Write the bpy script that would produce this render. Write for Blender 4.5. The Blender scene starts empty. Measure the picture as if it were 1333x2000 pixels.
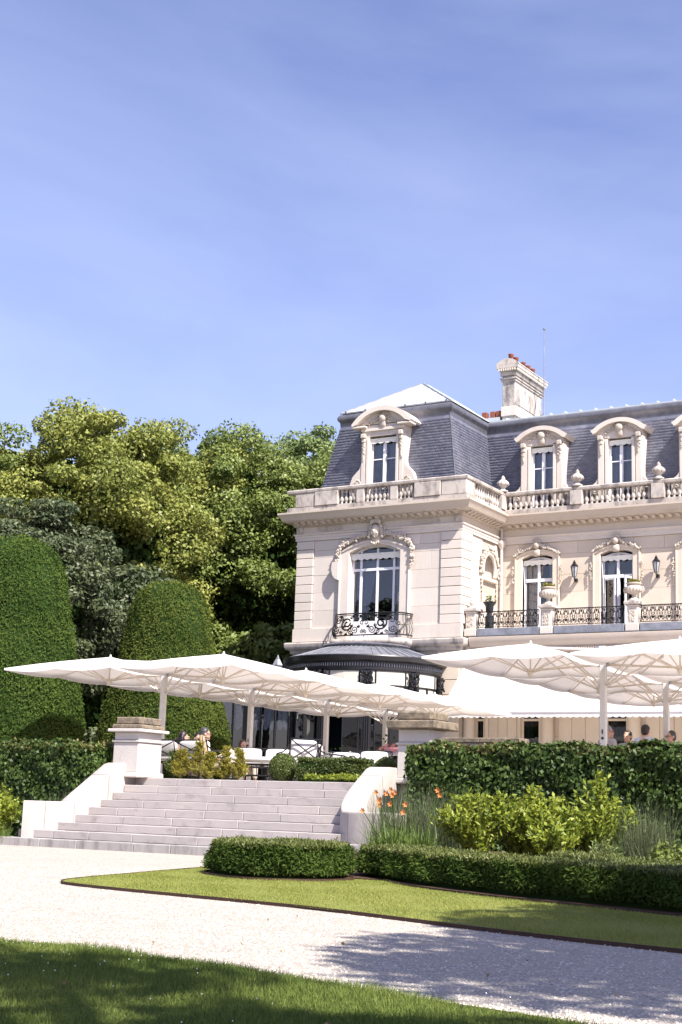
import bpy, math, random
import numpy as np
from mathutils import Vector, Matrix
R_ = math.radians
random.seed(7); rng = np.random.default_rng(7)
S = bpy.context.scene
C = S.collection

# ------------------------------------------------------------------ camera
F, PI_, RO, YW = 2835.6, .202407, .033769, -.533748
def cam_axes():
    cy, sy, cp, sp = math.cos(YW), math.sin(YW), math.cos(PI_), math.sin(PI_)
    f = Vector((sy*cp, cy*cp, sp)); r = Vector((cy, -sy, 0)); u = r.cross(f)
    c, s = math.cos(RO), math.sin(RO)
    return f, r*c + u*s, u*c - r*s
fw, ri, up = cam_axes()
cd = bpy.data.cameras.new('camera'); cam = bpy.data.objects.new('camera', cd); C.objects.link(cam)
m = Matrix((ri, up, -fw)).transposed().to_4x4(); m.translation = (0, 0, .85); cam.matrix_world = m
cd.sensor_fit = 'HORIZONTAL'; cd.sensor_width = 24; cd.lens = 24*F/1333; cd.clip_end = 2000; cd.clip_start = .1
S.camera = cam

# ------------------------------------------------------------------ sky, sun, exposure
SUN_AZ, SUN_EL = 64, 50                 # degrees from -Y towards +X, elevation
sd = Vector((math.sin(R_(SUN_AZ))*math.cos(R_(SUN_EL)), -math.cos(R_(SUN_AZ))*math.cos(R_(SUN_EL)), math.sin(R_(SUN_EL))))
W = bpy.data.worlds.new('World'); S.world = W; W.use_nodes = True
nt = W.node_tree; nt.nodes.clear()
wo = nt.nodes.new('ShaderNodeOutputWorld'); bg = nt.nodes.new('ShaderNodeBackground')
sk = nt.nodes.new('ShaderNodeTexSky'); sk.sky_type = 'NISHITA'; sk.sun_disc = False
sk.sun_elevation = R_(SUN_EL); sk.sun_rotation = math.atan2(sd.x, sd.y); sk.air_density = 1.0; sk.dust_density = .6; sk.ozone_density = 2.2
bg.inputs['Strength'].default_value = .099
hue = nt.nodes.new('ShaderNodeMixRGB'); hue.blend_type = 'MULTIPLY'; hue.inputs[0].default_value = 1; hue.inputs[2].default_value = (1.08, .885, 1.02, 1)
tc = nt.nodes.new('ShaderNodeTexCoord'); mp = nt.nodes.new('ShaderNodeMapping'); mp.inputs['Scale'].default_value = (1.0, .8, 3.2); mp.inputs['Rotation'].default_value = (.12, .2, .5)
nz = nt.nodes.new('ShaderNodeTexNoise'); nz.inputs['Scale'].default_value = 1.5; nz.inputs['Detail'].default_value = 7; nz.inputs['Roughness'].default_value = .55; nz.inputs['Distortion'].default_value = .6
rp = nt.nodes.new('ShaderNodeValToRGB'); rp.color_ramp.elements[0].position = .40; rp.color_ramp.elements[1].position = .90
rp.color_ramp.elements[0].color = (0, 0, 0, 1); rp.color_ramp.elements[1].color = (.22, .22, .22, 1)
mx = nt.nodes.new('ShaderNodeMixRGB'); mx.inputs[2].default_value = (7.5, 7.8, 9.0, 1)
L = nt.links.new
L(sk.outputs[0], hue.inputs[1]); L(tc.outputs['Generated'], mp.inputs[0]); L(mp.outputs[0], nz.inputs[0]); L(nz.outputs[0], rp.inputs[0])
L(rp.outputs[0], mx.inputs[0]); L(hue.outputs[0], mx.inputs[1]); L(mx.outputs[0], bg.inputs[0]); L(bg.outputs[0], wo.inputs[0])
sl = bpy.data.lights.new('sun', 'SUN'); sl.energy = 5.0; sl.angle = R_(.53); sl.color = (1, .95, .87)
so = bpy.data.objects.new('sun', sl); C.objects.link(so); so.rotation_euler = (-sd).to_track_quat('-Z', 'Y').to_euler(); so.location = (20, -20, 40)
S.view_settings.view_transform = 'Standard'; S.view_settings.look = 'None'; S.view_settings.gamma = 1; S.view_settings.use_curve_mapping = False
S.view_settings.exposure = 1.17
S.render.engine = 'CYCLES'
try:
    S.cycles.use_denoising = True; S.cycles.max_bounces = 8; S.cycles.transparent_max_bounces = 16; S.cycles.caustics_reflective = False; S.cycles.caustics_refractive = False
except Exception: pass

# ------------------------------------------------------------------ materials
M = {}
def newmat(name):
    mt = bpy.data.materials.new(name); mt.use_nodes = True; M[name] = mt
    n = mt.node_tree.nodes; b = n['Principled BSDF']
    return mt, mt.node_tree, b
def mixc(t, a, b, fac):
    x = t.nodes.new('ShaderNodeMixRGB')
    for i, v in ((0, fac), (1, a), (2, b)):
        if hasattr(v, 'links'): t.links.new(v, x.inputs[i])
        elif i == 0: x.inputs[0].default_value = v
        else: x.inputs[i].default_value = (*v, 1)
    return x.outputs[0]
def noise(t, scale, detail=5, rough=.6, vec=None, stretch=None):
    if vec is None:
        vec = t.nodes.new('ShaderNodeNewGeometry').outputs['Position']
    if stretch:
        mpn = t.nodes.new('ShaderNodeMapping'); mpn.inputs['Scale'].default_value = stretch; t.links.new(vec, mpn.inputs[0]); vec = mpn.outputs[0]
    n = t.nodes.new('ShaderNodeTexNoise'); n.inputs['Scale'].default_value = scale; n.inputs['Detail'].default_value = detail; n.inputs['Roughness'].default_value = rough
    t.links.new(vec, n.inputs['Vector']); return n.outputs['Fac']
def ramp(t, v, p0, p1, c0=0., c1=1.):
    r = t.nodes.new('ShaderNodeMapRange'); r.inputs['From Min'].default_value = p0; r.inputs['From Max'].default_value = p1
    r.inputs['To Min'].default_value = c0; r.inputs['To Max'].default_value = c1; t.links.new(v, r.inputs['Value']); return r.outputs[0]
def bump(t, b, h, strength, dist=.02):
    n = t.nodes.new('ShaderNodeBump'); n.inputs['Strength'].default_value = strength; n.inputs['Distance'].default_value = dist
    t.links.new(h, n.inputs['Height']); t.links.new(n.outputs[0], b.inputs['Normal'])
def stone(name, c1, c2, stain=None, smin=.55, smax=.75, sscale=1.6, streak=(1, 1, .35), rough=.85, piece=.10, pit=.25, bscale=35):
    mt, t, b = newmat(name)
    col = mixc(t, c1, c2, ramp(t, noise(t, 1.3), .35, .65))
    col = mixc(t, col, tuple(x*.86 for x in c1), ramp(t, noise(t, 9, 6), .5, .75, 0, .55))
    oi = t.nodes.new('ShaderNodeObjectInfo').outputs['Random']
    col = mixc(t, col, tuple(x*.78 for x in c2), ramp(t, oi, 0, 1, 0, piece*4))
    if stain:
        col = mixc(t, col, stain, ramp(t, noise(t, sscale, 8, .7, stretch=streak), smin, smax, 0, .85))
    t.links.new(col, b.inputs['Base Color']); b.inputs['Roughness'].default_value = rough
    b.inputs['Specular IOR Level'].default_value = .25
    bump(t, b, noise(t, bscale, 6, .7), pit, .02)
    return mt
stone('limestone', (.64, .57, .51), (.60, .535, .48), (.44, .37, .30), .56, .85, 1.1, (1, 1, .22))
stone('limestone_warm', (.64, .555, .465), (.60, .515, .42), (.46, .37, .28), .58, .85, 1.4, (1, 1, .25))
stone('mortar', (.44, .38, .32), (.40, .35, .30))
stone('weathered', (.52, .465, .42), (.46, .41, .375), (.115, .105, .10), .47, .66, 2.6, (1, 1, .5))
stone('lichen_cap', (.32, .255, .185), (.24, .19, .135), (.085, .075, .06), .40, .62, 7, (1, 1, 1), pit=.6)
stone('pillar_stone', (.60, .55, .52), (.55, .51, .48), (.20, .18, .17), .62, .80, 5, (1, 1, .6), pit=.5)
stone('stair_stone', (.43, .385, .37), (.375, .34, .33), (.16, .14, .135), .53, .80, 2.6, (1, 1, 1.6), piece=.11)
stone('stair_low', (.36, .335, .325), (.30, .28, .275), (.10, .09, .085), .48, .70, 3.2, (1, 1, .25), piece=.05)
stone('cheek_stone', (.43, .385, .36), (.37, .33, .31), (.25, .215, .205), .55, .80, 2.2, (1, 1, .6))
stone('carved', (.53, .465, .40), (.48, .42, .36), (.22, .185, .155), .55, .8, 3.5)
stone('terrace_stone', (.54, .49, .44), (.50, .45, .40), (.45, .41, .37))
stone('corona', (.55, .475, .405), (.52, .44, .37), (.33, .255, .19), .55, .8, 1.2, (.6, 1, 3))
stone('terracotta', (.25, .085, .05), (.19, .065, .04), (.75, .65, .6), .62, .66, 9)
def plain(name, c, rough=.5, metal=0, spec=.5, var=.12, scale=8, bmp=0):
    mt, t, b = newmat(name)
    col = mixc(t, c, tuple(x*(1-var*2) for x in c), ramp(t, noise(t, scale), .35, .7))
    t.links.new(col, b.inputs['Base Color']); b.inputs['Roughness'].default_value = rough; b.inputs['Metallic'].default_value = metal
    b.inputs['Specular IOR Level'].default_value = spec
    if bmp: bump(t, b, noise(t, scale*6), bmp, .01)
    return mt
plain('white_paint', (.78, .78, .82), .4, var=.04)
plain('blind_white', (.80, .78, .72), .7, var=.03)
plain('iron', (.012, .012, .015), .38, .2, var=.2, scale=30)
plain('iron_dark', (.018, .018, .022), .35, .1, var=.2)
plain('zinc', (.50, .54, .56), .42, .25, var=.08, scale=2)
plain('zinc_dark', (.16, .16, .185), .4, .35, var=.18, scale=4)
plain('zinc_roof', (.20, .205, .235), .5, .2, var=.2, scale=3)
plain('joint', (.10, .09, .08), .9)
plain('blind_cream', (.50, .48, .43), .8, var=.05)
plain('zinc_mid', (.30, .31, .35), .45, .3, var=.2, scale=3)
plain('pole', (.62, .59, .56), .45, .1, var=.05)
plain('strut', (.68, .61, .53), .45, .2, var=.05)
plain('steel_clamp', (.45, .48, .55), .3, .7)
plain('dark_mark', (.03, .03, .035), .5)
plain('room', (.045, .04, .04), .9, spec=.1)
plain('room_blue', (.02, .035, .05), .7, spec=.2)
plain('curtain', (.50, .50, .50), .9, spec=.05, var=.05)
plain('curtain_blue', (.34, .38, .46), .9, spec=.05, var=.05)
plain('curtain_grey', (.72, .72, .76), .6, spec=.2, var=.1)
plain('cushion', (.66, .63, .62), .85, spec=.1, var=.03, bmp=.1)
plain('cushion_grey', (.52, .495, .485), .85, spec=.1, var=.03, bmp=.1)
plain('corten', (.060, .026, .014), .8, var=.25, scale=14)
plain('soil', (.075, .045, .03), .95, var=.3, scale=25, bmp=.8)
plain('bark', (.10, .08, .06), .9, var=.3, scale=12, bmp=.6)
plain('twig', (.28, .22, .17), .9, var=.2)
plain('skin', (.52, .30, .21), .5, var=.06)
plain('hair_dark', (.022, .012, .010), .45, var=.2, scale=60)
plain('hair_brown', (.06, .025, .016), .45, var=.2, scale=60)
plain('hair_grey', (.06, .055, .055), .5, var=.4, scale=70)
plain('hair_silver', (.36, .34, .33), .5, var=.4, scale=70)
plain('shirt_light', (.55, .58, .72), .8, var=.06)
plain('shirt_white', (.36, .33, .33), .8, var=.05)
plain('trousers', (.45, .38, .31), .85, var=.06)
plain('shoe', (.02, .018, .018), .4)
plain('throw', (.36, .25, .155), .9, var=.15, scale=20)
plain('awning', (.84, .83, .82), .8, spec=.1, var=.02)
plain('pot_black', (.025, .025, .03), .5)
plain('petal_white', (.80, .80, .78), .6, var=.05)
plain('petal_orange', (.80, .27, .07), .6, var=.2)
plain('petal_pink', (.62, .25, .26), .6, var=.2)
plain('lamp_glass', (.35, .36, .38), .15)
# checked shirt
mt, t, b = newmat('shirt_check'); ck = t.nodes.new('ShaderNodeTexChecker'); ck.inputs['Scale'].default_value = 70; ck.inputs['Color1'].default_value = (.16, .2, .45, 1); ck.inputs['Color2'].default_value = (.55, .56, .66, 1)
t.links.new(t.nodes.new('ShaderNodeTexCoord').outputs['Object'], ck.inputs[0]); t.links.new(ck.outputs[0], b.inputs['Base Color']); b.inputs['Roughness'].default_value = .85
# slate: per-slate tone from a face attribute, broad weathering from noise
mt, t, b = newmat('slate'); at = t.nodes.new('ShaderNodeAttribute'); at.attribute_name = 'tint'
col = mixc(t, (.110, .115, .158), (.178, .184, .235), at.outputs['Fac'])
col = mixc(t, col, (.30, .305, .36), ramp(t, noise(t, 1.1, 6, .6, stretch=(1, 1, .4)), .5, .8, 0, .6))
t.links.new(col, b.inputs['Base Color']); b.inputs['Roughness'].default_value = .5; bump(t, b, noise(t, 60), .2, .01)
# fabrics that let some light through
def cloth(name, c, tr=.25):
    mt, t, b = newmat(name); b.inputs['Base Color'].default_value = (*c, 1); b.inputs['Roughness'].default_value = .85; b.inputs['Specular IOR Level'].default_value = .1
    tl = t.nodes.new('ShaderNodeBsdfTranslucent'); tl.inputs[0].default_value = (c[0], c[1]*.95, c[2]*.9, 1)
    ms = t.nodes.new('ShaderNodeMixShader'); ms.inputs[0].default_value = tr
    o = t.nodes['Material Output']; t.links.new(b.outputs[0], ms.inputs[1]); t.links.new(tl.outputs[0], ms.inputs[2]); t.links.new(ms.outputs[0], o.inputs[0])
    bump(t, b, noise(t, 2.2, 4, stretch=(1, 1, 2)), .35, .05)
    cc = mixc(t, c, tuple(x*.86 for x in c), ramp(t, noise(t, 1.1, 5), .45, .75)); t.links.new(cc, b.inputs['Base Color'])
cloth('canopy', (.76, .72, .69), .24)
cloth('awning_cloth', (.82, .80, .78), .22)
# glass: thin pane, mirror reflection by Fresnel over clear view
def glassmat(name, tint, ior=1.5, add=.06):
    mt, t, b = newmat(name); t.nodes.remove(b)
    tr = t.nodes.new('ShaderNodeBsdfTransparent'); tr.inputs[0].default_value = (*tint, 1)
    gl = t.nodes.new('ShaderNodeBsdfGlossy'); gl.inputs['Roughness'].default_value = .015
    fr = t.nodes.new('ShaderNodeFresnel'); fr.inputs[0].default_value = ior
    ad = t.nodes.new('ShaderNodeMath'); ad.operation = 'ADD'; ad.inputs[1].default_value = add; t.links.new(fr.outputs[0], ad.inputs[0])
    ms = t.nodes.new('ShaderNodeMixShader'); t.links.new(ad.outputs[0], ms.inputs[0]); t.links.new(tr.outputs[0], ms.inputs[1]); t.links.new(gl.outputs[0], ms.inputs[2])
    nb = t.nodes.new('ShaderNodeBump'); nb.inputs['Strength'].default_value = .06; nb.inputs['Distance'].default_value = .05; t.links.new(noise(t, 1.4, 2), nb.inputs['Height'])
    t.links.new(nb.outputs[0], gl.inputs['Normal'])
    t.links.new(ms.outputs[0], t.nodes['Material Output'].inputs[0])
glassmat('glass', (.75, .78, .85), 1.5, .08)
glassmat('glass_dark', (.40, .44, .48), 1.5, .0)
glassmat('glass_clear', (.94, .95, .95), 1.5, .0)
# leaves: tone per leaf from a face attribute, light passes through
def leafmat(name, c0, c1, tr=.28, rough=.5, spec=.35):
    mt, t, b = newmat(name); at = t.nodes.new('ShaderNodeAttribute'); at.attribute_name = 'tint'
    col = mixc(t, c0, c1, at.outputs['Fac']); t.links.new(col, b.inputs['Base Color'])
    b.inputs['Roughness'].default_value = rough; b.inputs['Specular IOR Level'].default_value = spec
    tl = t.nodes.new('ShaderNodeBsdfTranslucent'); t.links.new(col, tl.inputs[0])
    ms = t.nodes.new('ShaderNodeMixShader'); ms.inputs[0].default_value = tr
    t.links.new(b.outputs[0], ms.inputs[1]); t.links.new(tl.outputs[0], ms.inputs[2]); t.links.new(ms.outputs[0], t.nodes['Material Output'].inputs[0])
leafmat('leaf_lime', (.10, .135, .022), (.34, .35, .085))
leafmat('leaf_mid', (.08, .125, .026), (.24, .285, .072))
leafmat('leaf_pale', (.10, .15, .045), (.26, .31, .11))
leafmat('leaf_ash', (.035, .058, .020), (.13, .155, .072), spec=.4)
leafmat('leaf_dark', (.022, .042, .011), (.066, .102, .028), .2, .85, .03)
leafmat('leaf_back', (.035, .062, .016), (.11, .15, .042), .25, .8, .05)
leafmat('leaf_yew', (.024, .050, .010), (.100, .145, .030), .18, .7, .05)
leafmat('leaf_yew2', (.036, .058, .010), (.130, .160, .034), .18, .7, .05)
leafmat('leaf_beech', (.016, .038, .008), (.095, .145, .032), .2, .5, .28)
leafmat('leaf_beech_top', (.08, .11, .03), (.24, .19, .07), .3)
leafmat('leaf_lowyew', (.016, .036, .008), (.095, .14, .028), .18, .7, .05)
leafmat('leaf_box', (.030, .055, .012), (.12, .15, .035), .2)
leafmat('leaf_gold', (.11, .13, .018), (.36, .30, .045), .3)
leafmat('leaf_shrub', (.085, .14, .014), (.38, .42, .055), .35)
leafmat('leaf_blade', (.07, .12, .022), (.20, .26, .055), .3)
leafmat('leaf_reed', (.05, .085, .03), (.30, .31, .17), .25)
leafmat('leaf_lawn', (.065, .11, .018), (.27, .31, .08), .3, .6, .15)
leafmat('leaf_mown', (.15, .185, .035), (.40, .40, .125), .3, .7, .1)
# ground sheets
mt, t, b = newmat('gravel')
vo = t.nodes.new('ShaderNodeTexVoronoi'); vo.inputs['Scale'].default_value = 75; gp = t.nodes.new('ShaderNodeNewGeometry').outputs['Position']; t.links.new(gp, vo.inputs['Vector'])
sp = t.nodes.new('ShaderNodeSeparateColor'); t.links.new(vo.outputs['Color'], sp.inputs[0])
col = mixc(t, (.49, .435, .375), (.29, .255, .22), ramp(t, sp.outputs[0], .35, 1.0))
col = mixc(t, col, (.20, .175, .15), ramp(t, sp.outputs[1], .94, .97))
col = mixc(t, col, (.33, .29, .25), ramp(t, noise(t, 1.2, 6, .65, stretch=(1, 1.6, 1)), .48, .75, 0, .6))
t.links.new(col, b.inputs['Base Color']); b.inputs['Roughness'].default_value = .9; b.inputs['Specular IOR Level'].default_value = .2
bump(t, b, ramp(t, vo.outputs['Distance'], 0, .6, 1, 0), .8, .012)
def groundmat(name, a, c, d):
    mt, t, b = newmat(name)
    col = mixc(t, a, c, ramp(t, noise(t, 2.2, 6), .35, .7)); col = mixc(t, col, d, ramp(t, noise(t, 60, 4), .5, .75, 0, .7))
    t.links.new(col, b.inputs['Base Color']); b.inputs['Roughness'].default_value = .95; b.inputs['Specular IOR Level'].default_value = .1
    bump(t, b, noise(t, 90, 5), .7, .02)
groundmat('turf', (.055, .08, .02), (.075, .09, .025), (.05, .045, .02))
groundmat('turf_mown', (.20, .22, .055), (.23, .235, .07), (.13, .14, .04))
groundmat('field', (.05, .075, .02), (.07, .085, .03), (.04, .05, .02))
groundmat('mulch', (.085, .05, .035), (.06, .035, .025), (.13, .09, .07))
# ------------------------------------------------------------------ helpers
class MB:
    """collects faces; build() links them as one mesh object"""
    def __init__(s): s.v = []; s.f = []
    def add(s, vs, fs):
        o = len(s.v); s.v += [tuple(v) for v in vs]; s.f += [tuple(i+o for i in f) for f in fs]; return s
    def box(s, x0, x1, y0, y1, z0, z1):
        return s.add([(x0,y0,z0),(x1,y0,z0),(x1,y1,z0),(x0,y1,z0),(x0,y0,z1),(x1,y0,z1),(x1,y1,z1),(x0,y1,z1)],
                     [(0,3,2,1),(4,5,6,7),(0,1,5,4),(1,2,6,5),(2,3,7,6),(3,0,4,7)])
    def bbox(s, x0, x1, y0, y1, z0, z1, c=.012):
        """box with chamfered edges all round"""
        c = min(c, (x1-x0)*.4, (y1-y0)*.4, (z1-z0)*.4)
        vs = []; idx = {}
        for ix in (0,1):
            for iy in (0,1):
                for iz in (0,1):
                    X = (x0,x1)[ix]; Y = (y0,y1)[iy]; Z = (z0,z1)[iz]; dx = c*(1-2*ix); dy = c*(1-2*iy); dz = c*(1-2*iz)
                    for a, p in (('x',(X,Y+dy,Z+dz)),('y',(X+dx,Y,Z+dz)),('z',(X+dx,Y+dy,Z))):
                        idx[ix,iy,iz,a] = len(vs); vs.append(p)
        g = lambda i,j,k,a: idx[i,j,k,a]
        fs = []
        for i in (0,1):
            o = [(0,0),(1,0),(1,1),(0,1)]
            q = [g(i,a,b,'x') for a,b in o]; fs.append(q if i else q[::-1])
            q = [g(a,i,b,'y') for a,b in o]; fs.append(q[::-1] if i else q)
            q = [g(a,b,i,'z') for a,b in o]; fs.append(q if i else q[::-1])
        for a in (0,1):
            for b in (0,1):
                q = [g(0,a,b,'y'),g(1,a,b,'y'),g(1,a,b,'z'),g(0,a,b,'z')]; fs.append(q if (a!=b) else q[::-1])
                q = [g(a,0,b,'x'),g(a,1,b,'x'),g(a,1,b,'z'),g(a,0,b,'z')]; fs.append(q if (a==b) else q[::-1])
                q = [g(a,b,0,'x'),g(a,b,1,'x'),g(a,b,1,'y'),g(a,b,0,'y')]; fs.append(q if (a!=b) else q[::-1])
        for ix in (0,1):
            for iy in (0,1):
                for iz in (0,1):
                    t3 = [g(ix,iy,iz,'x'),g(ix,iy,iz,'y'),g(ix,iy,iz,'z')]; fs.append(t3 if (ix+iy+iz)%2==1 else t3[::-1])
        return s.add(vs, fs)
    def poly(s, pts, y0, y1):
        """outline in (x,z), extruded along y"""
        n = len(pts); vs = [(x,y0,z) for x,z in pts]+[(x,y1,z) for x,z in pts]
        fs = [tuple(range(n)), tuple(range(2*n-1, n-1, -1))]+[(i, i+n, (i+1)%n+n, (i+1)%n) for i in range(n)]
        return s.add(vs, fs)
    def plan(s, pts, z0, z1):
        """outline in (x,y), extruded along z"""
        n = len(pts); vs = [(x,y,z0) for x,y in pts]+[(x,y,z1) for x,y in pts]
        fs = [tuple(range(n-1,-1,-1)), tuple(range(n, 2*n))]+[(i, (i+1)%n, (i+1)%n+n, i+n) for i in range(n)]
        return s.add(vs, fs)
    def polyx(s, pts, x0, x1):
        """outline in (y,z), extruded along x"""
        n = len(pts); vs = [(x0,y,z) for y,z in pts]+[(x1,y,z) for y,z in pts]
        fs = [tuple(range(n-1,-1,-1)), tuple(range(n, 2*n))]+[(i, (i+1)%n, (i+1)%n+n, i+n) for i in range(n)]
        return s.add(vs, fs)
    def lathe(s, prof, c=(0,0,0), n=14, sx=1, sy=1):
        vs = []; fs = []
        for r, z in prof:
            for k in range(n):
                a = 2*math.pi*k/n; vs.append((c[0]+r*sx*math.cos(a), c[1]+r*sy*math.sin(a), c[2]+z))
        for i in range(len(prof)-1):
            for k in range(n):
                fs.append((i*n+k, i*n+(k+1)%n, (i+1)*n+(k+1)%n, (i+1)*n+k))
        fs.append(tuple(range(n-1,-1,-1))); fs.append(tuple((len(prof)-1)*n+k for k in range(n)))
        return s.add(vs, fs)
    def tube(s, pts, r, n=6, r1=None, cap=True):
        pts = [Vector(p) for p in pts]; vs = []; fs = []; m = len(pts); r1 = r if r1 is None else r1
        a = None
        for i, p in enumerate(pts):
            d = (pts[min(i+1,m-1)]-pts[max(i-1,0)]).normalized()
            if a is None: a = d.cross(Vector((0,0,1)) if abs(d.z) < .9 else Vector((1,0,0)))
            a = (a-d*a.dot(d)).normalized(); b = d.cross(a)
            rr = r+(r1-r)*i/max(1,m-1)
            for k in range(n):
                t = 2*math.pi*(k+.5)/n; vs.append(p+a*(rr*math.cos(t))+b*(rr*math.sin(t)))
        for i in range(m-1):
            for k in range(n): fs.append((i*n+k, i*n+(k+1)%n, (i+1)*n+(k+1)%n, (i+1)*n+k))
        if cap: fs.append(tuple(range(n-1,-1,-1))); fs.append(tuple((m-1)*n+k for k in range(n)))
        return s.add(vs, fs)
    def ball(s, c, rx, ry=None, rz=None, n=8, m=5):
        ry = rx if ry is None else ry; rz = rx if rz is None else rz
        vs = [(c[0],c[1],c[2]-rz)]
        for i in range(1, m):
            a = math.pi*i/m-math.pi/2
            for k in range(n):
                b = 2*math.pi*k/n; vs.append((c[0]+rx*math.cos(a)*math.cos(b), c[1]+ry*math.cos(a)*math.sin(b), c[2]+rz*math.sin(a)))
        vs.append((c[0],c[1],c[2]+rz)); fs = [(0, 1+(k+1)%n, 1+k) for k in range(n)]
        for i in range(m-2):
            for k in range(n): fs.append((1+i*n+k, 1+i*n+(k+1)%n, 1+(i+1)*n+(k+1)%n, 1+(i+1)*n+k))
        o = 1+(m-2)*n; fs += [(o+k, o+(k+1)%n, len(vs)-1) for k in range(n)]
        return s.add(vs, fs)
    def grid(s, P):
        """rows of points -> quads"""
        h = len(P); w = len(P[0]); return s.add([p for r in P for p in r], [(i*w+j, i*w+j+1, (i+1)*w+j+1, (i+1)*w+j) for i in range(h-1) for j in range(w-1)])
    def mesh(s, name, mat, smooth=False):
        me = bpy.data.meshes.new(name); me.from_pydata(s.v, [], s.f); me.materials.append(M[mat])
        if smooth: me.polygons.foreach_set('use_smooth', [True]*len(me.polygons))
        me.update(); return me
    def build(s, name, mat, parent=None, loc=(0,0,0), smooth=False):
        return link(name, s.mesh(name, mat, smooth), parent, loc)
def link(name, data, parent=None, loc=(0,0,0), rot=None, scale=None):
    o = bpy.data.objects.new(name, data); C.objects.link(o); o.location = loc
    if rot: o.rotation_euler = rot
    if scale: o.scale = scale
    if parent is not None: o.parent = parent
    return o
def smooth_by_angle(o, ang=40):
    me = o.data; me.polygons.foreach_set('use_smooth', [True]*len(me.polygons))
    try: me.set_sharp_from_angle(angle=R_(ang))
    except Exception: pass
def tag(o, label=None, cat=None, group=None, kind=None):
    if label: o['label'] = label
    if cat: o['category'] = cat
    if group: o['group'] = group
    if kind: o['kind'] = kind
    return o
def thing(name, label, cat, loc=(0,0,0), rz=0, group=None):
    o = bpy.data.objects.new(name, None); C.objects.link(o); o.location = loc; o.rotation_euler = (0,0,rz); o.empty_display_size = .2
    return tag(o, label, cat, group)
def copy_tree(o, parent=None):
    c = o.copy(); C.objects.link(c); c.parent = parent
    for ch in list(o.children): copy_tree(ch, c)
    return c
def arc(cx, cz, r, a0, a1, n=14, rz=None):
    rz = r if rz is None else rz
    return [(cx+r*math.cos(R_(a0+(a1-a0)*i/n)), cz+rz*math.sin(R_(a0+(a1-a0)*i/n))) for i in range(n+1)]
def seg_arc(x0, x1, z, rise, n=14):
    """points of a segmental arch from (x0,z) to (x1,z)"""
    h = (x1-x0)/2; r = (h*h+rise*rise)/(2*rise); cx = (x0+x1)/2; cz = z+rise-r; a = math.degrees(math.asin(min(1,h/r)))
    return arc(cx, cz, r, 90+a, 90-a, n)
def spiral(c, r0, r1, a0, turns, n=18):
    return [(c[0]+(r0+(r1-r0)*i/n)*math.cos(R_(a0)+2*math.pi*turns*i/n), c[1]+(r0+(r1-r0)*i/n)*math.sin(R_(a0)+2*math.pi*turns*i/n)) for i in range(n+1)]

# big meshes straight from arrays: V (n,3), quads (m,4), one tint per face
def np_mesh(name, V, Q, tint, mat, mats=None, midx=None):
    me = bpy.data.meshes.new(name); n = len(V); m = len(Q); k = Q.shape[1]
    me.vertices.add(n); me.vertices.foreach_set('co', np.ascontiguousarray(V, np.float32).ravel())
    me.loops.add(m*k); me.loops.foreach_set('vertex_index', np.ascontiguousarray(Q, np.int32).ravel())
    me.polygons.add(m); me.polygons.foreach_set('loop_start', np.arange(0, m*k, k, dtype=np.int32))
    for q in (mats or [mat]): me.materials.append(M[q])
    if midx is not None: me.polygons.foreach_set('material_index', np.ascontiguousarray(midx, np.int32))
    a = me.attributes.new('tint', 'FLOAT', 'FACE'); a.data.foreach_set('value', np.ascontiguousarray(tint, np.float32))
    me.update(calc_edges=True); return me
def norm(a): return a/np.maximum(np.linalg.norm(a, axis=1, keepdims=True), 1e-9)
def leaf_quads(P, N, ln, wd, up_bias=.0, out=.35, fold=.15, droop=0.):
    """rhombic leaves at P: the blade faces roughly N, its tip points about sideways and up"""
    n = len(P); r = rng.normal(size=(n,3)); nn = norm(N+r*.55)
    a = norm(np.cross(nn, rng.normal(size=(n,3)))+N*out+np.array([0,0,up_bias-droop])); b = norm(np.cross(nn, a)); nn = np.cross(a, b)
    l = (ln*rng.uniform(.6, 1.25, n))[:,None]; w = (wd*rng.uniform(.6, 1.2, n))[:,None]
    V = np.stack([P-a*l*.5, P+b*w*.5+nn*w*fold, P+a*l*.5, P-b*w*.5+nn*w*fold], 1).reshape(-1,3)
    return V, np.arange(4*n).reshape(-1,4)
def blades(P, D, ln, wd, bend=.3):
    """grass-like blades from P along D: a quad foot and a triangle tip made of two quads"""
    n = len(P); side = norm(np.cross(D, rng.normal(size=(n,3)))); l = (ln*rng.uniform(.55,1.2,n))[:,None]; w = wd*.5
    bd = norm(np.cross(side, D))*rng.uniform(-1,1,(n,1))*bend
    m = P+D*l*.55+bd*l*.25; tip = P+D*l+bd*l
    V = np.stack([P-side*w, P+side*w, m+side*w*.8, m-side*w*.8, tip+side*w*.12, tip-side*w*.12], 1).reshape(-1,3)
    k = np.arange(n)[:,None]*6; Q = np.concatenate([k+np.array([0,1,2,3]), k+np.array([3,2,4,5])], 0)
    return V, Q
def tints(n, pts=None, freq=.8, amp=.35):
    t = rng.uniform(0, 1, n)*(1-amp)
    if pts is not None:
        s = np.sin(pts[:,0]*freq*2.1+1.3)+np.sin(pts[:,1]*freq*1.7+pts[:,2]*freq)+np.sin(pts[:,2]*freq*2.9-pts[:,0]*freq)
        t = t+amp*(.5+s/6)
    return np.clip(t, 0, 1)
def sphere_dirs(n):
    return norm(rng.normal(size=(n,3)))
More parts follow.
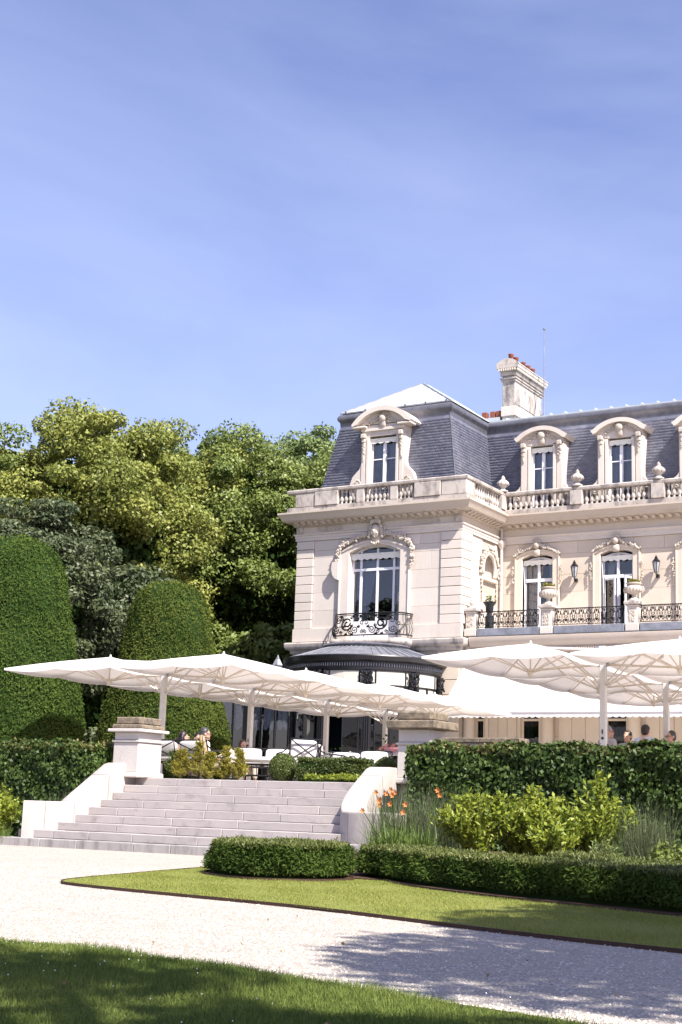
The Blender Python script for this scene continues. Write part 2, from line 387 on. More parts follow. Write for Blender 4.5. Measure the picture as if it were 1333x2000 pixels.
# ------------------------------------------------------------------ the ground
def sheet(name, pts, z, mat, kind='structure', sub=None):
    mb = MB(); mb.add([(x, y, z) for x, y in pts], [tuple(range(len(pts)))]); o = mb.build(name, mat); tag(o, kind=kind); return o
sheet('ground', [(-400,-200),(300,-200),(300,600),(-400,600)], -.06, 'field')
sheet('gravel_path', [(-60,3.2),(30,3.2),(30,24),(-60,24)], 0, 'gravel')
LAWN1 = [(-30,4.6),(-16,6.0),(-9.5,6.5),(-6.42,6.74),(-5.95,6.82),(-5.21,6.76),(-4.07,6.48),(-3.2,6.2),(-2.44,6.0),(-1.2,5.55),(2,4.4),(12,2)]
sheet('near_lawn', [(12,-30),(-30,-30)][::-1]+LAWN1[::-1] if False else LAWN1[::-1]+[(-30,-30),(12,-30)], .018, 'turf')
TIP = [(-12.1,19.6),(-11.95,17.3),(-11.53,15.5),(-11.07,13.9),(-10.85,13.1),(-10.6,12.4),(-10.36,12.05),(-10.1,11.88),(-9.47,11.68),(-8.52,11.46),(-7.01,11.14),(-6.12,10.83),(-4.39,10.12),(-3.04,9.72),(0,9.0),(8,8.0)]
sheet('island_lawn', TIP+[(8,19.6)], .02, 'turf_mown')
BED = [(-12.0,19.3),(-11.6,18.2),(-11.15,16.9),(-11.1,16.0),(-10.8,15.2),(-10.3,14.75),(-9.75,14.5),(-9.25,14.65),(-8.95,15.1),(-8.95,15.7),(-9.15,16.05),(-8.7,16.05),(-7.9,15.15),(-6.25,14.05),(-4.2,13.15),(-2,12.5),(3,11.4)]
bm_ = MB(); pts = BED+[(3,23.8),(-12.0,23.8)]
bm_.add([(x, y, .03) for x, y in pts], [tuple(range(len(pts)))]); bed = bm_.build('planting_bed', 'mulch'); tag(bed, kind='structure')
mbs = MB(); mbs.add([(-12,18.4,.035),(3,18.4,.035),(3,23.8,.32),(-12,23.8,.32)], [(0,1,2,3)]); tag(mbs.build('bank', 'mulch'), kind='structure')
sheet('side_bed', [(-40,20.2),(-19.75,20.75),(-19.3,23.8),(-40,23.8)], .05, 'mulch')
mbg = MB(); mbg.box(-160, 60, 23.95, 300, -.05, 1.30); tag(mbg.build('garden_ground', 'field'), kind='structure')
mbt = MB(); mbt.box(-29, 14, 23.68, 47.0, -.02, 1.35); tag(mbt.build('terrace', 'terrace_stone'), kind='structure')
# corten strips
def edging(name, pts, label, h=.055):
    mb = MB(); P = pts
    for (x0,y0),(x1,y1) in zip(P, P[1:]):
        d = Vector((x1-x0, y1-y0)); n = Vector((-d.y, d.x)).normalized()*.006
        mb.add([(x0-n.x,y0-n.y,-.02),(x1-n.x,y1-n.y,-.02),(x1+n.x,y1+n.y,-.02),(x0+n.x,y0+n.y,-.02),(x0-n.x,y0-n.y,h),(x1-n.x,y1-n.y,h),(x1+n.x,y1+n.y,h),(x0+n.x,y0+n.y,h)],
               [(0,1,5,4),(1,2,6,5),(2,3,7,6),(3,0,4,7),(4,5,6,7)])
    return tag(mb.build(name, 'corten'), label, 'edging')
def dense(P, n=6):
    """smooth a polyline"""
    P = [Vector((*p, 0)) for p in P]; out = []
    for i in range(len(P)-1):
        p0, p1, p2, p3 = P[max(i-1,0)], P[i], P[i+1], P[min(i+2,len(P)-1)]
        for k in range(n):
            t = k/n; q = .5*((2*p1)+(p2-p0)*t+(2*p0-5*p1+4*p2-p3)*t*t+(3*p1-p0-3*p2+p3)*t**3); out.append((q.x, q.y))
    out.append((P[-1].x, P[-1].y)); return out
edging('lawn_edging', dense(TIP), 'rusty steel strip edging the pointed island lawn against the gravel', .03)
edging('lawn_edging', dense(BED[2:11]), 'rusty steel strip curving round the short clipped hedge block', .05)
edging('lawn_edging', dense(BED[11:]), 'rusty steel strip along the foot of the long clipped hedge', .045)
edging('lawn_edging', dense(LAWN1), 'thin rusty strip between the near lawn and the gravel', .02)

# ------------------------------------------------------------------ staircase between the cheek walls
def stones_row(x0, x1, lo, hi, fixed=None):
    xs = [x0]; 
    while xs[-1] < x1-hi*.6: xs.append(xs[-1]+random.uniform(lo, hi))
    if x1-xs[-1] < lo*.45: xs.pop()
    return xs+[x1]
def YS(i): return 20.6+.34*i
stair = thing('staircase', 'wide pale stone garden staircase rising to the terrace between flared walls', 'stairs', (-15.8, 22, 0))
SB = Vector((-15.8, 22, 0))
xl = {1:-19.62,2:-19.45,3:-18.86,4:-18.74,5:-18.68,6:-18.62,7:-18.6,8:-18.6,9:-18.6}
xr = {1:-11.3,2:-11.35,3:-12.2,4:-12.45,5:-12.65,6:-12.85,7:-13.0,8:-13.0,9:-13.0}
for i in range(1, 10):
    x0, x1 = xl[i], xr[i]; y = YS(i); z0, z1 = .15*(i-1), .15*i
    core = MB(); core.box(x0+.03, x1-.03, y+.03, y+.5, max(0, z0-.1), z1-.012)
    st = core.build('step', 'joint', stair, -SB)
    xs = stones_row(x0, x1, .75, 1.6)
    for a, b in zip(xs, xs[1:]):
        mb = MB(); jy = random.uniform(-.006, .006); jz = random.uniform(-.003, .003)
        mb.bbox(a+.004, b-.004, y+jy, y+.42, z0+(.004 if i > 1 else -.05), z1+jz, .009)
        s_ = mb.build('stone', 'stair_low' if i == 1 else 'stair_stone', st)
# cheek walls
def cheek(path, zt, zb, th, name, label, end_round=.1):
    """wall swept along a plan path; zt gives the top height at each node"""
    n = len(path); P = [Vector((*p, 0)) for p in path]; Lf, Rt = [], []
    for i in range(n):
        d = (P[min(i+1,n-1)]-P[max(i-1,0)]).normalized(); nn = Vector((-d.y, d.x, 0))*th/2; Lf.append(P[i]+nn); Rt.append(P[i]-nn)
    rows = []; c = .035; o = None
    for i in range(n):
        l, r = Lf[i], Rt[i]; u = (r-l).normalized(); zz = zt[i]
        rows.append([(l.x,l.y,zb),(l.x,l.y,zz-c),(l.x+u.x*c*.3,l.y+u.y*c*.3,zz-c*.3),(l.x+u.x*c,l.y+u.y*c,zz),(r.x-u.x*c,r.y-u.y*c,zz),(r.x-u.x*c*.3,r.y-u.y*c*.3,zz-c*.3),(r.x,r.y,zz-c),(r.x,r.y,zb)])
    cuts = [0, n//4, n//2, (3*n)//4-1, n-1]; k = len(rows[0]); first = None
    for a, b in zip(cuts, cuts[1:]):
        seg = [list(r) for r in rows[a:b+1]]
        f = lambda p, q, t: tuple(np.array(p)*(1-t)+np.array(q)*t)
        seg[0] = [f(p, q, .07) for p, q in zip(seg[0], seg[1])]; seg[-1] = [f(p, q, .07) for p, q in zip(seg[-1], seg[-2])]
        mb = MB(); mb.grid(seg); m_ = len(seg); mb.f.append(tuple(range(k))); mb.f.append(tuple((m_-1)*k+j for j in range(k-1,-1,-1)))
        if first is None:
            o = first = mb.build(name, 'cheek_stone', stair, -SB); o['label'] = label
        else: o = mb.build('coping_stone', 'cheek_stone', first)
        smooth_by_angle(o, 50)
    cr = []
    for r in rows:
        ce = np.mean([r[0], r[-1]], 0); cr.append([tuple(np.array([ce[0]+(p[0]-ce[0])*.93, ce[1]+(p[1]-ce[1])*.93, p[2]-(.018 if j not in (0, k-1) else 0)])) for j, p in enumerate(r)])
    MB().grid(cr[1:-1]).build('joint_core', 'joint', first)
    return first
def smoothpath(p, n=7): return dense(p, n)
pl = smoothpath([(-18.84,23.95),(-18.84,23.2),(-18.84,22.4),(-18.88,21.98),(-19.02,21.66),(-19.2,21.46),(-19.36,21.38)])
zt_ = lambda y: 1.63 if y > 23.25 else (.83 if y < 21.95 else .83+.8*((y-21.95)/1.3))
cheek(pl, [zt_(p[1]) for p in pl], .05, .46, 'cheek_wall', 'sunlit flared wall on the stair side of the weathered pillar')
pr_ = smoothpath([(-12.78,23.95),(-12.78,23.2),(-12.74,22.5),(-12.55,22.02),(-12.12,21.66),(-11.42,21.5)])
cheek(pr_, [zt_(p[1]) for p in pr_], .05, .46, 'cheek_wall', 'curved flared wall beside the daylilies')
# pillars
def pillar(x0, x1, y0, y1, label, tall, flat):
    t = thing('stone_pillar', label, 'pillar', ((x0+x1)/2, y0, 1.35)); B = Vector(t.location)
    mb = MB(); mb.bbox(x0-.05, x1+.05, y0-.05, y1+.05, 1.35, 1.45, .02); mb.build('base', 'pillar_stone', t, -B)
    mb = MB(); mb.bbox(x0, x1, y0, y1, 1.45, 2.04, .015); mb.build('shaft', 'pillar_stone', t, -B)
    mb = MB(); mb.bbox(x0-.03, x1+.03, y0-.03, y1+.03, 2.043, 2.085, .014); mb.build('necking', 'pillar_stone', t, -B)
    mb = MB(); mb.bbox(x0+.01, x1-.01, y0+.01, y1-.01, 2.088, 2.245+(.08 if flat else 0), .012); mb.build('frieze', 'pillar_stone', t, -B)
    if flat:
        mb = MB(); mb.bbox(x0-.16, x1+.16, y0-.16, y1+.16, 2.328, 2.48, .02); mb.build('capstone', 'lichen_cap', t, -B)
        mb = MB(); mb.bbox(x0-.02, x1+.02, y0-.02, y1+.02, 2.483, tall, .03); mb.build('top_block', 'lichen_cap', t, -B)
    else:
        mb = MB(); mb.bbox(x0-.1, x1+.1, y0-.1, y1+.1, 2.248, 2.31, .012); mb.build('capstone', 'pillar_stone', t, -B)
        mb = MB(); mb.bbox(x0-.04, x1+.04, y0-.04, y1+.04, 2.313, 2.40, .02); mb.build('moulding', 'lichen_cap', t, -B)
        mb = MB(); mb.bbox(x0+.02, x1-.02, y0+.02, y1-.02, 2.403, tall, .02); mb.build('top_block', 'lichen_cap', t, -B)
    return t
pillar(-18.96, -18.32, 23.35, 24.12, 'weathered stone pillar with moulded cap at the stair head by the topiary yews', 2.55, False)
pillar(-12.56, -11.90, 23.55, 24.25, 'grey stone pillar with broad lichened capstone behind the corner of the tall hedge', 2.65, True)
t = thing('parapet_wall', 'low stone parapet with grey coping peeping over the tall hedge beside the pillar', 'wall', (-11.2, 23.9, 1.35))
MB().box(-11.8, -10.3, 23.86, 24.2, 1.35, 2.1).build('wall', 'pillar_stone', t, -Vector(t.location))
for k in range(2): MB().bbox(-11.82+.77*k+.003, -11.82+.77*(k+1), 23.8, 24.26, 2.103, 2.19, .012).build('coping_stone', 'lichen_cap', t, -Vector(t.location))
# ------------------------------------------------------------------ the mansion
PW, WW, XL, XR, XE = 46.67, 50.0, -29.48, -22.47, -9.0
man = thing('mansion', 'cream stone mansion with slate mansard roof, dormers and balustraded cornice', 'house', (-22.5, 46.67, 1.35))
HB = Vector(man.location)
def hp(name, mb, mat, parent=None, smooth=None, label=None):
    o = mb.build(name, mat, parent or man, -HB if parent is None else (0,0,0))
    if smooth: smooth_by_angle(o, smooth)
    if label: o['label'] = label
    return o
def piece(name, me, parent, loc, rz=0, scale=None): return link(name, me, parent, loc, (0,0,rz), scale)
def cells(u0, u1, z0, z1, holes):
    us = sorted({u0, u1}|{min(max(h[i],u0),u1) for h in holes for i in (0,1)}); zs = sorted({z0, z1}|{min(max(h[i],z0),z1) for h in holes for i in (2,3)})
    for a, b in zip(us, us[1:]):
        for c, d in zip(zs, zs[1:]):
            if b-a > 1e-4 and d-c > 1e-4 and not any(h[0]-1e-4 <= a and b <= h[1]+1e-4 and h[2]-1e-4 <= c and d <= h[3]+1e-4 for h in holes): yield a, b, c, d
def backing(name, u0, u1, z0, z1, holes, at, axis='y', th=.45):
    mb = MB()
    for a, b, c, d in cells(u0, u1, z0, z1, holes):
        if axis == 'y': mb.box(a, b, at+.02, at+th, c, d)
        else: mb.box(at-th, at-.02, a, b, c, d)
    return hp(name, mb, 'mortar')
def ashlar(parent, u0, u1, zs, holes, at, axis='y', lo=.8, hi=1.3, gap=.004, proud=0., cham=.006, mat='limestone', name='stone', jit=.003):
    for k, (z0, z1) in enumerate(zip(zs, zs[1:])):
        # free intervals of this course
        iv = [(u0, u1)]
        for h in holes:
            if h[2] < z1-.02 and h[3] > z0+.02:
                nv = []
                for a, b in iv:
                    if h[1] <= a or h[0] >= b: nv.append((a, b)); continue
                    if h[0] > a: nv.append((a, h[0]))
                    if h[1] < b: nv.append((h[1], b))
                iv = nv
        for a, b in iv:
            xs = stones_row(a, b, lo, hi) if b-a > hi else [a, b]
            for p, q in zip(xs, xs[1:]):
                j = random.uniform(-jit, jit); mb = MB()
                if axis == 'y': mb.bbox(p+gap, q-gap, at-proud+j, at+.05, z0+gap, z1-gap, cham)
                else: mb.bbox(at-.05, at+proud+j, p+gap, q-gap, z0+gap, z1-gap, cham)
                hp(name, mb, mat, parent)
def lin(a, b, n): return [a+(b-a)*i/n for i in range(n+1)]
def course(name, prof, mat, xl=XL, yp=PW, xr=XR, yw=WW, xe=XE, yl=None, smooth=None, parent=None):
    """moulding swept round the pavilion and along the wing: prof = (projection, height) points"""
    yl = PW+6 if yl is None else yl
    rows = [[(xl-d, yl, z) for d, z in prof], [(xl-d, yp-d, z) for d, z in prof], [(xr+d, yp-d, z) for d, z in prof], [(xr+d, yw-d, z) for d, z in prof], [(xe, yw-d, z) for d, z in prof]]
    mb = MB(); mb.grid(rows); return hp(name, mb, mat, parent, smooth)
# --- pavilion, upper floor
PO = [(-27.12, -24.92, 7.03, 10.62)]
pw = backing('pavilion_wall', XL, XR, 1.35, 12.0, PO, PW)
qz = lin(7.53, 10.92, 10)
ashlar(pw, XL, -28.70, qz, [], PW, lo=.7, hi=.9, gap=.011, proud=.055, cham=.012, name='quoin')
ashlar(pw, -23.29, XR+.055, qz, [], PW, lo=.7, hi=1.2, gap=.011, proud=.055, cham=.012, name='quoin')
ashlar(pw, XL-.03, XR+.085, [7.03, 7.53], PO, PW, lo=1.0, hi=1.6, proud=.085, name='plinth_stone')
ashlar(pw, -28.70, -23.29, qz[:-2:2]+[10.242, 10.52, 10.92], [(-27.5, -24.55, 7.03, 10.52)], PW, lo=.75, hi=1.25)
# side of the pavilion with its niche
NI = [(48.45, 49.55, 9.45, 10.45)]
sw = backing('pavilion_side_wall', PW+.02, WW+.5, 1.35, 12.0, NI, XR, 'x')
ashlar(sw, PW+.012, 47.5, qz, [], XR, 'x', .7, .95, .011, .055, .012, name='quoin')
ashlar(sw, 47.5, WW, [7.03]+qz[::2], NI, XR, 'x', .9, 1.4)
# --- wing, upper floor
bays = [-20.9, -17.8, -14.7, -11.6]
WO = [(c-.61, c+.61, 7.03, 10.45) for c in bays]
ww = backing('wing_wall', XR, XE, 6.5, 12.0, WO, WW)
ashlar(ww, XR, XE, [7.05, 7.7, 8.36, 9.02, 9.68, 10.3, 10.46, 10.92], [(c-.9, c+.9, 7.0, 10.46) for c in bays], WW, lo=.8, hi=1.3, mat='limestone_warm')
hp('left_wall', MB().box(XL, XL+.45, PW+.46, PW+12, 1.35, 12.0), 'limestone'); hp('rear_wall', MB().box(XL, XE, 59.5, 60, 1.35, 16), 'limestone'); hp('end_wall', MB().box(XE-.4, XE, WW+.46, 59.4, 1.35, 16), 'limestone')
# entablature
course('architrave', [(.0, 10.925), (.055, 10.93), (.055, 11.03), (.075, 11.035), (.075, 11.13), (.12, 11.15), (.13, 11.20), (.05, 11.205)], 'limestone')
course('frieze', [(.04, 11.2), (.045, 11.5), (.0, 11.5)], 'limestone_warm')
course('cornice', [(.045, 11.46), (.10, 11.48), (.12, 11.52), (.14, 11.53), (.15, 11.63), (.40, 11.64), (.41, 11.66), (.46, 11.68), (.5, 11.76), (.56, 11.88), (.60, 11.92), (.60, 11.985), (-.5, 12.06)], 'corona', smooth=35)
mo = MB(); mo.polyx([(0, 0), (-.22, 0), (-.24, -.03), (-.21, -.065), (-.12, -.075), (-.06, -.11), (0, -.115)], -.07, .07); mo = mo.mesh('modillion', 'corona')
cor = man.children[-1]
for x in np.arange(XL+.1, XR, .295): piece('modillion', mo, cor, (x, PW-.148, 11.635))
for y in np.arange(PW+.05, WW-.45, .295): piece('modillion', mo, cor, (XR+.148, y, 11.635), R_(90))
for x in np.arange(XR+.55, XE-.1, .295): piece('modillion', mo, cor, (x, WW-.148, 11.635))
dn = MB()
for x in np.arange(XL-.05, XR+.05, .075): dn.box(x, x+.042, PW-.135, PW-.04, 11.475, 11.525)
for x in np.arange(XR+.2, XE, .075): dn.box(x, x+.042, WW-.135, WW-.04, 11.475, 11.525)
tag(hp('egg_moulding', dn, 'corona', cor), kind='stuff')
# carved frieze panels and flutes
fl = MB()
for x in np.arange(-27.45, -26.6, .085): fl.box(x, x+.045, PW-.062, PW-.03, 11.23, 11.47)
for x in np.arange(-25.3, -24.35, .085): fl.box(x, x+.045, PW-.062, PW-.03, 11.23, 11.47)
tag(hp('fluting', fl, 'limestone'), kind='stuff')
def palmette(x):
    mb = MB()
    for s_ in (-1, 1):
        for k in range(4):
            p = [(x+s_*(.08+.1*k+.05*math.sin(a)), PW-.06, 11.35+.1*math.cos(a)*(1-.12*k)) for a in np.linspace(0, 3.1, 7)]; mb.tube(p, .017, 5)
        sp_ = spiral((x+s_*.52, 11.35), .08, .015, 90, 1.3*s_, 12); mb.tube([(a, PW-.06, b) for a, b in sp_], .016, 5)
    mb.ball((x, PW-.06, 11.35), .05, .03, .1, 8, 5); hp('palmette', mb, 'carved')
palmette(-28.0); palmette(-23.9)
for x in (-22.62, -29.3):
    MBx = MB(); MBx.bbox(x-.1, x+.1, PW-.14, PW-.03, 11.22, 11.48, .02); MBx.ball((x, PW-.14, 11.36), .07, .04, .09); hp('console', MBx, 'carved')
# string course under the upper floor
course('string_course', [(.0, 6.55), (.08, 6.6), (.1, 6.7), (.22, 6.75), (.26, 6.82), (.27, 6.95), (.24, 7.0), (-.05, 7.035)], 'weathered', yw=PW+.6, xe=XR+.3, smooth=35)
# --- pavilion ground floor and wing ground floor
ashlar(pw, -23.35, XR, lin(1.35, 6.55, 10), [], PW, lo=.8, hi=1.2, gap=.012, proud=.03, cham=.012, mat='limestone_warm')
ashlar(pw, XL, -28.75, lin(1.35, 6.55, 10), [], PW, lo=.8, hi=1.2, gap=.012, proud=.03, cham=.012, mat='limestone_warm')
GY = 47.35
GO = [(-22.15, -21.75, 1.35, 4.6), (-20.38, -19.64, 1.35, 4.6), (-17.3, -16.48, 1.35, 4.6), (-14.2, -13.4, 1.35, 4.6)]
gw = backing('ground_floor_wall', XR, XE, 1.35, 6.5, GO, GY)
ashlar(gw, XR, XE, lin(1.35, 6.5, 7), GO, GY, lo=.7, hi=1.3, mat='limestone_warm', gap=.006)
bal = hp('balcony_slab', MB().box(XR-.02, XE, 46.98, WW, 6.62, 7.06), 'limestone')
mb = MB(); pr = [(47.3, 6.4), (46.98, 6.5), (46.93, 6.62), (46.88, 6.68), (46.80, 6.78), (46.74, 6.9), (46.74, 7.03), (46.9, 7.055), (47.3, 7.06)]
mb.grid([[(XR+.30, y, z) for y, z in pr], [(XE, y, z) for y, z in pr]]); hp('balcony_cornice', mb, 'corona', bal, 35)
dn = MB()
for x in np.arange(XR+.32, XE, .085): dn.box(x, x+.05, 46.86, 46.97, 6.53, 6.62)
tag(hp('dentils', dn, 'corona', bal), kind='stuff')
# soft zinc flashing on the balcony edge
hp('flashing', MB().box(XR+.32, XE, 46.78, 47.25, 7.062, 7.075), 'zinc_mid', bal)
for x in (-22.28, -19.3, -16.2, -13.1):
    cb = MB(); cb.lathe([(.27,1.35),(.27,1.45),(.22,1.5),(.215,3.0),(.195,5.7),(.22,5.75),(.26,5.85),(.27,6.0)], (x, 47.12, 0), 18); hp('column', cb, 'limestone_warm', None, 40)
for x0, x1, z0, z1 in GO:
    f = MB(); f.box(x0, x0+.09, GY+.02, GY+.12, z0, z1); f.box(x1-.09, x1, GY+.02, GY+.12, z0, z1); f.box(x0+.09, x1-.09, GY+.02, GY+.12, z1-.5, z1-.42); f.box(x0+.09, x1-.09, GY+.02, GY+.12, z1-.08, z1)
    f = hp('door_frame', f, 'limestone_warm')
    hp('pane', MB().box(x0+.09, x1-.09, GY+.06, GY+.07, z0, z1-.08), 'glass_dark', f)
    cu = MB(); cu.grid([[(x0+.1+.25*u, GY+.2+.03*math.sin(u*26), z) for u in np.linspace(0, 1, 14)] for z in (z0, z1-.1)]); hp('curtain', cu, 'curtain', f)
    hp('dark_room', MB().box(x0-.1, x1+.1, GY+.5, GY+2, z0, z1+.1), 'room', f)
    for xx in (x0-.12, x1):
        hp('jamb', MB().bbox(xx, xx+.12, GY-.06, GY+.05, z0, z1+.12, .015), 'limestone_warm', f)
for a, b in ((-21.6, -20.55), (-19.0, -17.5), (-15.9, -14.4)):
    n = 3
    for k in range(n):
        w = (b-a)/n; hp('wall_panel', MB().bbox(a+w*k+.01, a+w*(k+1)-.01, GY-.03, GY+.02, 1.5, 4.4, .012), 'limestone_warm', gw)
# --- window joinery
def scallops(x0, x1, zt, zb, y, n, th=.02):
    pts = [(x0, zt)]; 
    low = []
    for k in range(n):
        a = x0+(x1-x0)*k/n; b = x0+(x1-x0)*(k+1)/n
        for i in range(6): low.append((a+(b-a)*i/6, zb-.045*math.sin(math.pi*i/6)))
    low.append((x1, zb)); return MB().poly([(x1, zt), (x0, zt)]+low, y, y+th)
def curtain(parent, x0, x1, z0, z1, y, mat, tie=None, folds=9):
    rows = []
    for z in np.linspace(z0, z1, 12):
        u = (z-z0)/(z1-z0); r = []
        for t_ in np.linspace(0, 1, folds*4):
            w = 1.0
            if tie: w = tie+(1-tie)*u**1.3
            r.append((x0+(x1-x0)*t_*w, y+.035*math.sin(t_*folds*6.283)*(.6+.4*u), z))
        rows.append(r)
    return hp('curtain', MB().grid(rows), mat, parent, 60)
def joinery(x0, x1, z0, z1, y, mull, trans, rise, dep=.09, fr=.075, mw=.085, tw=.1, parent=None, panel=0., skip=()):
    """arched timber window: frame, mullions at mull, transom at height trans; returns the frame"""
    f = MB()
    f.box(x0, x0+fr, y, y+dep, z0, z1); f.box(x1-fr, x1, y, y+dep, z0, z1)
    o = seg_arc(x0, x1, z1, rise); i_ = seg_arc(x0+fr, x1-fr, z1-.04, rise-.03); f.poly(o+i_[::-1], y+.004, y+dep-.004)
    for m_ in mull: f.box(m_-mw/2, m_+mw/2, y-.015, y+dep-.01, z0, z1+rise*.62)
    for tz in trans: f.box(x0+fr, x1-fr, y-.02, y+dep-.012, tz-tw/2, tz+tw/2)
    f.box(x0+fr, x1-fr, y-.008, y+dep-.02, z0, z0+.1+panel)
    fo = hp('window', f, 'white_paint', parent)
    sub = fo if parent is None else parent
    xs = [x0+fr]+sorted(mull)+[x1-fr]; zs = [z0+.1+panel]+list(trans)+[z1+rise*.55]
    for k, (a, b) in enumerate(zip(xs, xs[1:])):
        for j, (c, d) in enumerate(zip(zs, zs[1:])):
            if (k, j) in skip: continue
            tilt = random.uniform(-.006, .006)
            mb = MB(); mb.add([(a, y+.03+tilt, c), (b, y+.03-tilt, c), (b, y+.03-tilt+random.uniform(-.004,.004), d), (a, y+.03+tilt, d)], [(0,1,2,3)]); hp('pane', mb, 'glass', sub)
    return sub
def room(parent, x0, x1, z0, z1, y0, y1, mat='room'):
    mb = MB(); mb.add([(x0,y0,z0),(x1,y0,z0),(x1,y1,z0),(x0,y1,z0),(x0,y0,z1),(x1,y0,z1),(x1,y1,z1),(x0,y1,z1)], [(0,1,2,3),(7,6,5,4),(4,5,1,0)][:2]+[(1,5,6,2),(2,6,7,3),(3,7,4,0)]); return hp('room', mb, mat, parent)
# pavilion window
w = joinery(-27.1, -24.94, 7.05, 10.33, PW+.2, [-26.72, -26.02, -25.32], [9.71], .28, panel=.62)
room(w, -27.6, -24.4, 7.0, 10.9, PW+.46, PW+3.2)
curtain(w, -27.0, -26.62, 7.1, 10.2, PW+.42, 'curtain_blue', None, 5)
curtain(w, -26.66, -26.08, 7.1, 10.3, PW+.45, 'curtain_blue', .12, 7)
o = curtain(w, -25.0, -25.5, 7.1, 10.3, PW+.45, 'curtain_blue', .3, 6)
hp('blind', scallops(-27.1, -24.94, 10.26, 10.12, PW+.10, 8), 'blind_white', w); hp('blind_box', MB().bbox(-27.11, -24.93, PW+.08, PW+.17, 10.255, 10.32), 'blind_white', w)
hp('door_handle', MB().tube([(-25.05, PW+.13, 8.45), (-25.05, PW+.07, 8.47), (-25.05, PW+.07, 8.75), (-25.05, PW+.13, 8.77)], .014), 'white_paint', w)
# its surround, garlands and mask
def surround(x0, x1, x2, x3, z0, zs, rise, y, out=.09, mat='limestone'):
    """architrave: outer x0..x3, opening x1..x2"""
    mb = MB(); mb.bbox(x0, x1, y-out, y+.3, z0, zs, .015); mb.bbox(x2, x3, y-out, y+.3, z0, zs, .015)
    o = seg_arc(x0, x3, zs, rise+.12); i_ = seg_arc(x1, x2, zs-.02, rise); mb.poly([(x0, zs-.0)]+o+[(x3, zs)]+i_[::-1], y-out+.004, y+.3)
    s_ = hp('window_surround', mb, mat)
    e = MB(); w_ = .06
    e.bbox(x0-.004, x0+w_, y-out-.035, y-out+.02, z0, zs-.01, .012); e.bbox(x3-w_, x3+.004, y-out-.035, y-out+.02, z0, zs-.01, .012)
    i2 = seg_arc(x0+w_, x3-w_, zs, rise+.08); o2 = seg_arc(x0-.02, x3+.02, zs, rise+.15); e.poly(o2+i2[::-1], y-out-.035, y-out+.02)
    hp('fillet', e, mat, s_); return s_
sr = surround(-27.52, -27.1, -24.94, -24.53, 7.55, 10.36, .27, PW, .09)
def garland(parent, pts, r, n, y, mat='carved', name='garland'):
    mb = MB(); P = np.array(pts); seg = np.linalg.norm(np.diff(P, axis=0), axis=1); cum = np.concatenate([[0], np.cumsum(seg)])
    for k in range(n):
        d = rng.uniform(0, cum[-1]); i = min(np.searchsorted(cum, d, side='right')-1, len(seg)-1); t_ = (d-cum[i])/seg[i]; q = P[i]*(1-t_)+P[i+1]*t_
        w_ = r*(.55+.45*math.sin(math.pi*min(1, max(0, d/cum[-1]))))
        s_ = rng.uniform(.35, .6)*r; mb.ball((q[0]+rng.normal()*w_*.45, y-rng.uniform(.0, .05), q[1]+rng.normal()*w_*.45), s_, s_*.8, s_, 6, 4)
    return tag(hp(name, mb, mat, parent), kind='stuff')
garland(sr, [(-27.62, 9.95), (-27.6, 10.4), (-27.35, 10.68), (-26.9, 10.86), (-26.3, 11.02)], .11, 150, PW-.12)
garland(sr, [(-25.6, 11.02), (-25.0, 10.86), (-24.6, 10.68), (-24.43, 10.4), (-24.42, 9.75)], .11, 150, PW-.12)
def mask(parent, x, z, y, s=1.):
    mb = MB(); mb.bbox(x-.2*s, x+.2*s, y-.12, y+.05, z-.45*s, z+.1*s, .05); mb.ball((x, y-.15, z), .19*s, .13, .26*s, 10, 8)
    mb.ball((x, y-.27, z-.02*s), .03*s, .04, .07*s, 6, 4)
    for e in (-1, 1):
        mb.ball((x+e*.075*s, y-.25, z+.04*s), .035*s, .03, .02*s, 6, 4); mb.ball((x+e*.10*s, y-.22, z-.08*s), .05*s, .05, .05*s, 6, 4)
        for k in range(5): mb.ball((x+e*(.2+.02*k)*s, y-.12, z+(.2-.1*k)*s), .075*s, .07, .075*s, 7, 5)
        sp_ = spiral((x+e*.32*s, z+.12*s), .14*s, .03*s, 90, 1.2*e, 12); mb.tube([(a, y-.1, b) for a, b in sp_], .028*s, 6)
    mb.ball((x, y-.24, z-.11*s), .06*s, .03, .02*s, 6, 4); mb.ball((x, y-.2, z-.2*s), .06*s, .05, .05*s, 6, 4)
    for k in range(7): a = R_(30+20*k); mb.ball((x+.2*s*math.cos(a), y-.16, z+.3*s+.12*s*math.sin(a)), .06*s, .07, .10*s, 7, 5)
    for k in range(5): mb.ball((x+(k-2)*.07*s, y-.15, z-(.42+.03*(2-abs(k-2)))*s), .045*s, .05, .06*s, 6, 4)
    return hp('carved_mask', mb, 'carved', parent, 60)
mask(sr, -25.95, 11.08, PW-.05, 1.0)
for x, e in ((-27.62, -1), (-24.42, 1)):
    if e > 0: continue
    mb = MB(); mb.poly([(x-.13, 10.0), (x+.14, 10.02), (x+.14, 9.32), (x+.02, 9.36), (x-.1, 9.5), (x-.16, 9.75)], PW-.26, PW); hp('console', mb, 'limestone', sr)
